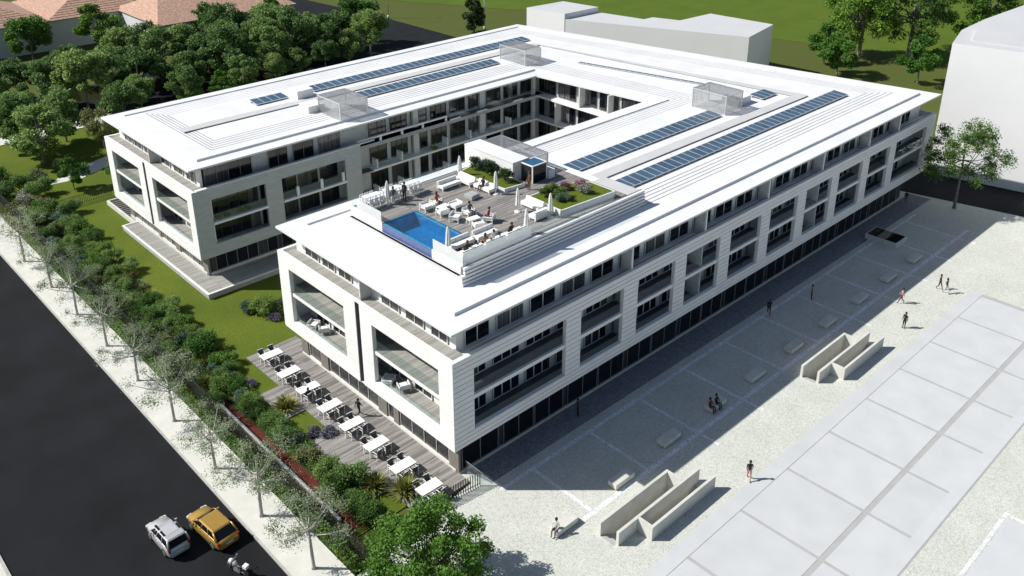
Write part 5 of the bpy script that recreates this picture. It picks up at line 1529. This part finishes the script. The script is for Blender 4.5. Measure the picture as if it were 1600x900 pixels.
b = MB(); loft(b, [[(-.18, .42, .7), (.18, .42, .7), (.14, .40, 1.06), (-.14, .40, 1.06)], [(-.05, .82, .68), (.05, .82, .68), (.05, .66, 1.0), (-.05, .66, 1.0)]]); b.build('fairing', X['white_paint'], t)
MB().box(-.16, .16, -.86, -.55, .84, 1.06).build('top_case', X['white_paint'], t)
for sx in (-1, 1): MB().box(sx * .38 - .06, sx * .38 + .06, .36, .39, 1.1, 1.17).build('mirror', X['alu'], t)

# ------------------------------------------------------------------ people
def person_mesh(pose, cols, name):
    J = {'hip': (0, 0, .93), 'waist': (0, 0, 1.08), 'chest': (.0, 0, 1.32), 'neck': (0, 0, 1.50), 'head': (.02, 0, 1.60), 'crown': (.02, 0, 1.71)}
    for s, n in ((1, 'l'), (-1, 'r')):
        J.update({'hp' + n: (0, .09 * s, .90), 'kn' + n: (.02, .10 * s, .50), 'an' + n: (0, .10 * s, .09), 'to' + n: (.16, .11 * s, .035),
                  'sh' + n: (0, .17 * s, 1.42), 'el' + n: (-.04, .23 * s, 1.14), 'wr' + n: (.05, .24 * s, .91), 'pa' + n: (.08, .24 * s, .83)})
    if pose == 'walk':
        J.update({'knl': (.17, .09, .52), 'anl': (.30, .09, .11), 'tol': (.45, .09, .06), 'knr': (-.03, -.09, .49), 'anr': (-.30, -.09, .16), 'tor': (-.20, -.09, .04),
                  'ell': (-.12, .22, 1.17), 'wrl': (-.16, .22, .93), 'pal': (-.16, .22, .85), 'elr': (.06, -.22, 1.15), 'wrr': (.22, -.20, .98), 'par': (.27, -.19, .91)})
    if pose == 'sit':
        for k in ('hip', 'waist', 'chest', 'neck', 'head', 'crown', 'hpl', 'hpr', 'shl', 'shr'):
            v = J[k]; J[k] = (v[0] - .05 * (v[2] - .9) * 2, v[1], v[2] - .42)
        for s, n in ((1, 'l'), (-1, 'r')):
            J.update({'kn' + n: (.43, .12 * s, .51), 'an' + n: (.42, .12 * s, .10), 'to' + n: (.57, .13 * s, .04), 'el' + n: (.02, .24 * s, .74), 'wr' + n: (.24, .17 * s, .63), 'pa' + n: (.31, .15 * s, .60)})
    R_ = {'hip': .145, 'waist': .13, 'chest': .155, 'neck': .055, 'head': .088, 'crown': .07}
    for n in 'lr': R_.update({'hp' + n: .098, 'kn' + n: .062, 'an' + n: .042, 'to' + n: .035, 'sh' + n: .065, 'el' + n: .045, 'wr' + n: .03, 'pa' + n: .035})
    E = [('hip', 'waist', 1), ('waist', 'chest', 1), ('chest', 'neck', 1), ('neck', 'head', 0), ('head', 'crown', 0)]
    for n in 'lr':
        E += [('hip', 'hp' + n, 2), ('hp' + n, 'kn' + n, 2), ('kn' + n, 'an' + n, 2), ('an' + n, 'to' + n, 3), ('chest', 'sh' + n, 1), ('sh' + n, 'el' + n, 1), ('el' + n, 'wr' + n, 1), ('wr' + n, 'pa' + n, 0)]
        p = Vector(J['pa' + n]); w = Vector(J['wr' + n]); d = (p - w).normalized(); sd = d.cross(Vector((0, 1, 0)))
        sd = sd.normalized() if sd.length > .1 else Vector((1, 0, 0))
        for k in range(5):
            o = (k - 1.5) * .019 if k < 4 else .05
            L_ = (.075, .085, .08, .062, .05)[k]
            q = p + sd * o + d * (L_ if k < 4 else .012)
            J[f'f{k}{n}'] = tuple(q); R_[f'f{k}{n}'] = .009
            E.append(('pa' + n, f'f{k}{n}', 0))
    names = list(J); ix = {k: i for i, k in enumerate(names)}
    me = bpy.data.meshes.new(name)
    me.from_pydata([J[k] for k in names], [(ix[a], ix[b_]) for a, b_, _ in E], [])
    ob = bpy.data.objects.new('tmp', me); COL.objects.link(ob)
    md = ob.modifiers.new('skin', 'SKIN'); md.use_smooth_shade = True; md.branch_smoothing = .6
    sv = me.skin_vertices[0].data
    for k in names:
        r = R_[k]; sv[ix[k]].radius = (r, r * (1.18 if k in ('hip', 'waist', 'chest') else 1))
    for v in sv: v.use_root = False
    sv[ix['hip']].use_root = True
    ss = ob.modifiers.new('sub', 'SUBSURF'); ss.levels = 1; ss.render_levels = 1
    dg = bpy.context.evaluated_depsgraph_get()
    out = bpy.data.meshes.new_from_object(ob.evaluated_get(dg))
    bpy.data.objects.remove(ob)
    out.name = name
    segs = [(Vector(J[a]), Vector(J[b_]), m) for a, b_, m in E]
    out.materials.clear()
    for m in cols: out.materials.append(m)
    A = np.array([s[0] for s in segs]); Bv = np.array([s[1] for s in segs]); mi = np.array([s[2] for s in segs])
    C_ = np.array([tuple(p.center) for p in out.polygons])
    AB = Bv - A; tt = np.clip(((C_[:, None] - A[None]) * AB[None]).sum(2) / (AB ** 2).sum(1)[None], 0, 1)
    dd = np.linalg.norm(C_[:, None] - (A[None] + AB[None] * tt[..., None]), axis=2)
    out.polygons.foreach_set('material_index', mi[dd.argmin(1)].astype(np.int32))
    out.polygons.foreach_set('use_smooth', np.ones(len(out.polygons), dtype=bool))
    return out, J
CLOTH = {}
def cloth(name, c):
    if name not in CLOTH: CLOTH[name] = mat('cloth_' + name, c, .85, .08, 8.0)
    return CLOTH[name]
for n_, c_ in dict(black=(.012, .012, .014), navy=(.016, .02, .035), grey=(.12, .12, .125), brown=(.10, .055, .03), red=(.22, .02, .025), white=(.55, .54, .52), tan=(.30, .20, .12), orange=(.36, .09, .03), blue=(.05, .08, .16), pink=(.45, .24, .22), maroon=(.11, .015, .025)).items(): cloth(n_, c_)
PM = {}
def person(x, y, z, rz, pose, top, bot, lab, hair='hair_dark', long_hair=False):
    k = (pose, top, bot)
    if k not in PM: PM[k] = person_mesh(pose, [X['skin'], CLOTH[top], CLOTH[bot], X['tyre']], 'body')
    me, J = PM[k]
    t = empty('person', (x, y, z), RAD(rz), lab, 'person', 'people')
    put('body', me, t)
    h = J['head']; b = MB()
    seg = 12; prof = [(.098, -.02), (.108, .05), (.098, .12), (.066, .165), (.02, .18)]
    if long_hair: prof = [(.085, -.16), (.105, -.08)] + prof
    b.lathe(prof, seg, 0, (h[0] - .028, h[1], h[2]))
    b.build('hair', X[hair], t)
    f = MB()
    f.obox((h[0] + .098, 0, h[2] + .035), (.018, 0, 0), (0, .012, 0), (0, 0, .022)); f.build('nose', X['skin'], t)
    f = MB()
    for s in (-1, 1): f.obox((h[0] + .086, .034 * s, h[2] + .06), (.008, 0, 0), (0, .012, 0), (0, 0, .006))
    f.build('eyes', X['hair_dark'], t)
    f = MB(); f.obox((h[0] + .088, 0, h[2] - .02), (.008, 0, 0), (0, .022, 0), (0, 0, .006)); f.build('mouth', cloth('maroon', (.11, .015, .025)), t)
    return t
person(-.32, 11.95, DZ, 20, 'walk', 'black', 'black', 'person in black walking on the timber deck near the glass wall')
person(-2.25, 16.56, DZ + .03, 90, 'sit', 'black', 'black', 'person in black sitting at a deck table, near side')
person(-2.22, 18.05, DZ + .03, -90, 'sit', 'navy', 'navy', 'person in dark blue sitting at a deck table, far side')
person(12.8, -.3, 0, -30, 'stand', 'brown', 'black', 'person in brown standing in the shade by the dark shop windows')
person(21.2, -7.45, .05, -90, 'sit', 'maroon', 'black', 'person in dark red sitting on a shaded stone bench')
person(22.0, -7.5, .05, -90, 'sit', 'black', 'black', 'person in black sitting on a shaded stone bench')
person(38.1, -2.5, 0, 35, 'walk', 'black', 'black', 'person in black striding across the shaded plaza')
person(43.75, -3.9, 0, -60, 'stand', 'tan', 'black', 'person in tan standing in the shaded plaza')
person(49.7, -10.5, 0, 120, 'walk', 'pink', 'maroon', 'person in pink walking at the edge of the shadow')
person(45.4, -12.75, 0, 170, 'stand', 'black', 'black', 'person in black alone on the sunny plaza')
person(55.3, -11.95, 0, -100, 'walk', 'brown', 'brown', 'person in a brown suit on the sunny plaza', 'hair_brown')
person(54.95, -12.75, 0, -110, 'walk', 'grey', 'white', 'person in grey and white beside the brown suit')
person(73.7, .05, 0, 20, 'walk', 'black', 'grey', 'person in black at the far shaded corner of the building')
person(2.25, -8.0, .06, 200, 'sit', 'white', 'grey', 'person in white sitting on the sunlit stone bench')
person(16.6, -14.15, 0, 215, 'walk', 'black', 'pink', 'person with black top and bare legs on the sunny plaza')
person(9.3, 17.35, TZ, 200, 'stand', 'black', 'black', 'man in black standing by the bar tables')
person(8.0, 17.2, TZ, 60, 'stand', 'grey', 'white', 'person in grey standing at the bar tables')
person(18.75, 11.6, TZ, 180, 'stand', 'brown', 'brown', 'man in brown standing in front of the glass porch', 'hair_brown')
person(10.6, 14.5, TZ, -90, 'sit', 'orange', 'black', 'woman in orange sitting in a lounge chair beyond the pool', 'hair_brown', True)
person(15.65, 14.3, TZ + .02, 180, 'sit', 'black', 'black', 'man in a dark suit sitting on the sofa by the planter')
person(11.35, 11.1, TZ, -90, 'sit', 'grey', 'blue', 'person in grey sitting near the coffee table')
person(11.75, 9.25, TZ, 120, 'sit', 'red', 'blue', 'person in red sitting in a lounge chair')
person(6.5, 5.85, TZ + .02, 90, 'sit', 'black', 'black', 'woman with long brown hair on the rail sofa nearest the pool', 'hair_brown', True)
person(8.3, 5.85, TZ + .02, 90, 'sit', 'tan', 'black', 'woman with dark hair on the middle rail sofa', 'hair_dark', True)
person(9.2, 5.85, TZ + .02, 90, 'sit', 'white', 'grey', 'person in white on the middle rail sofa')
person(11.1, 5.85, TZ + .02, 90, 'sit', 'black', 'black', 'person in black on the rail sofa near the parasol')
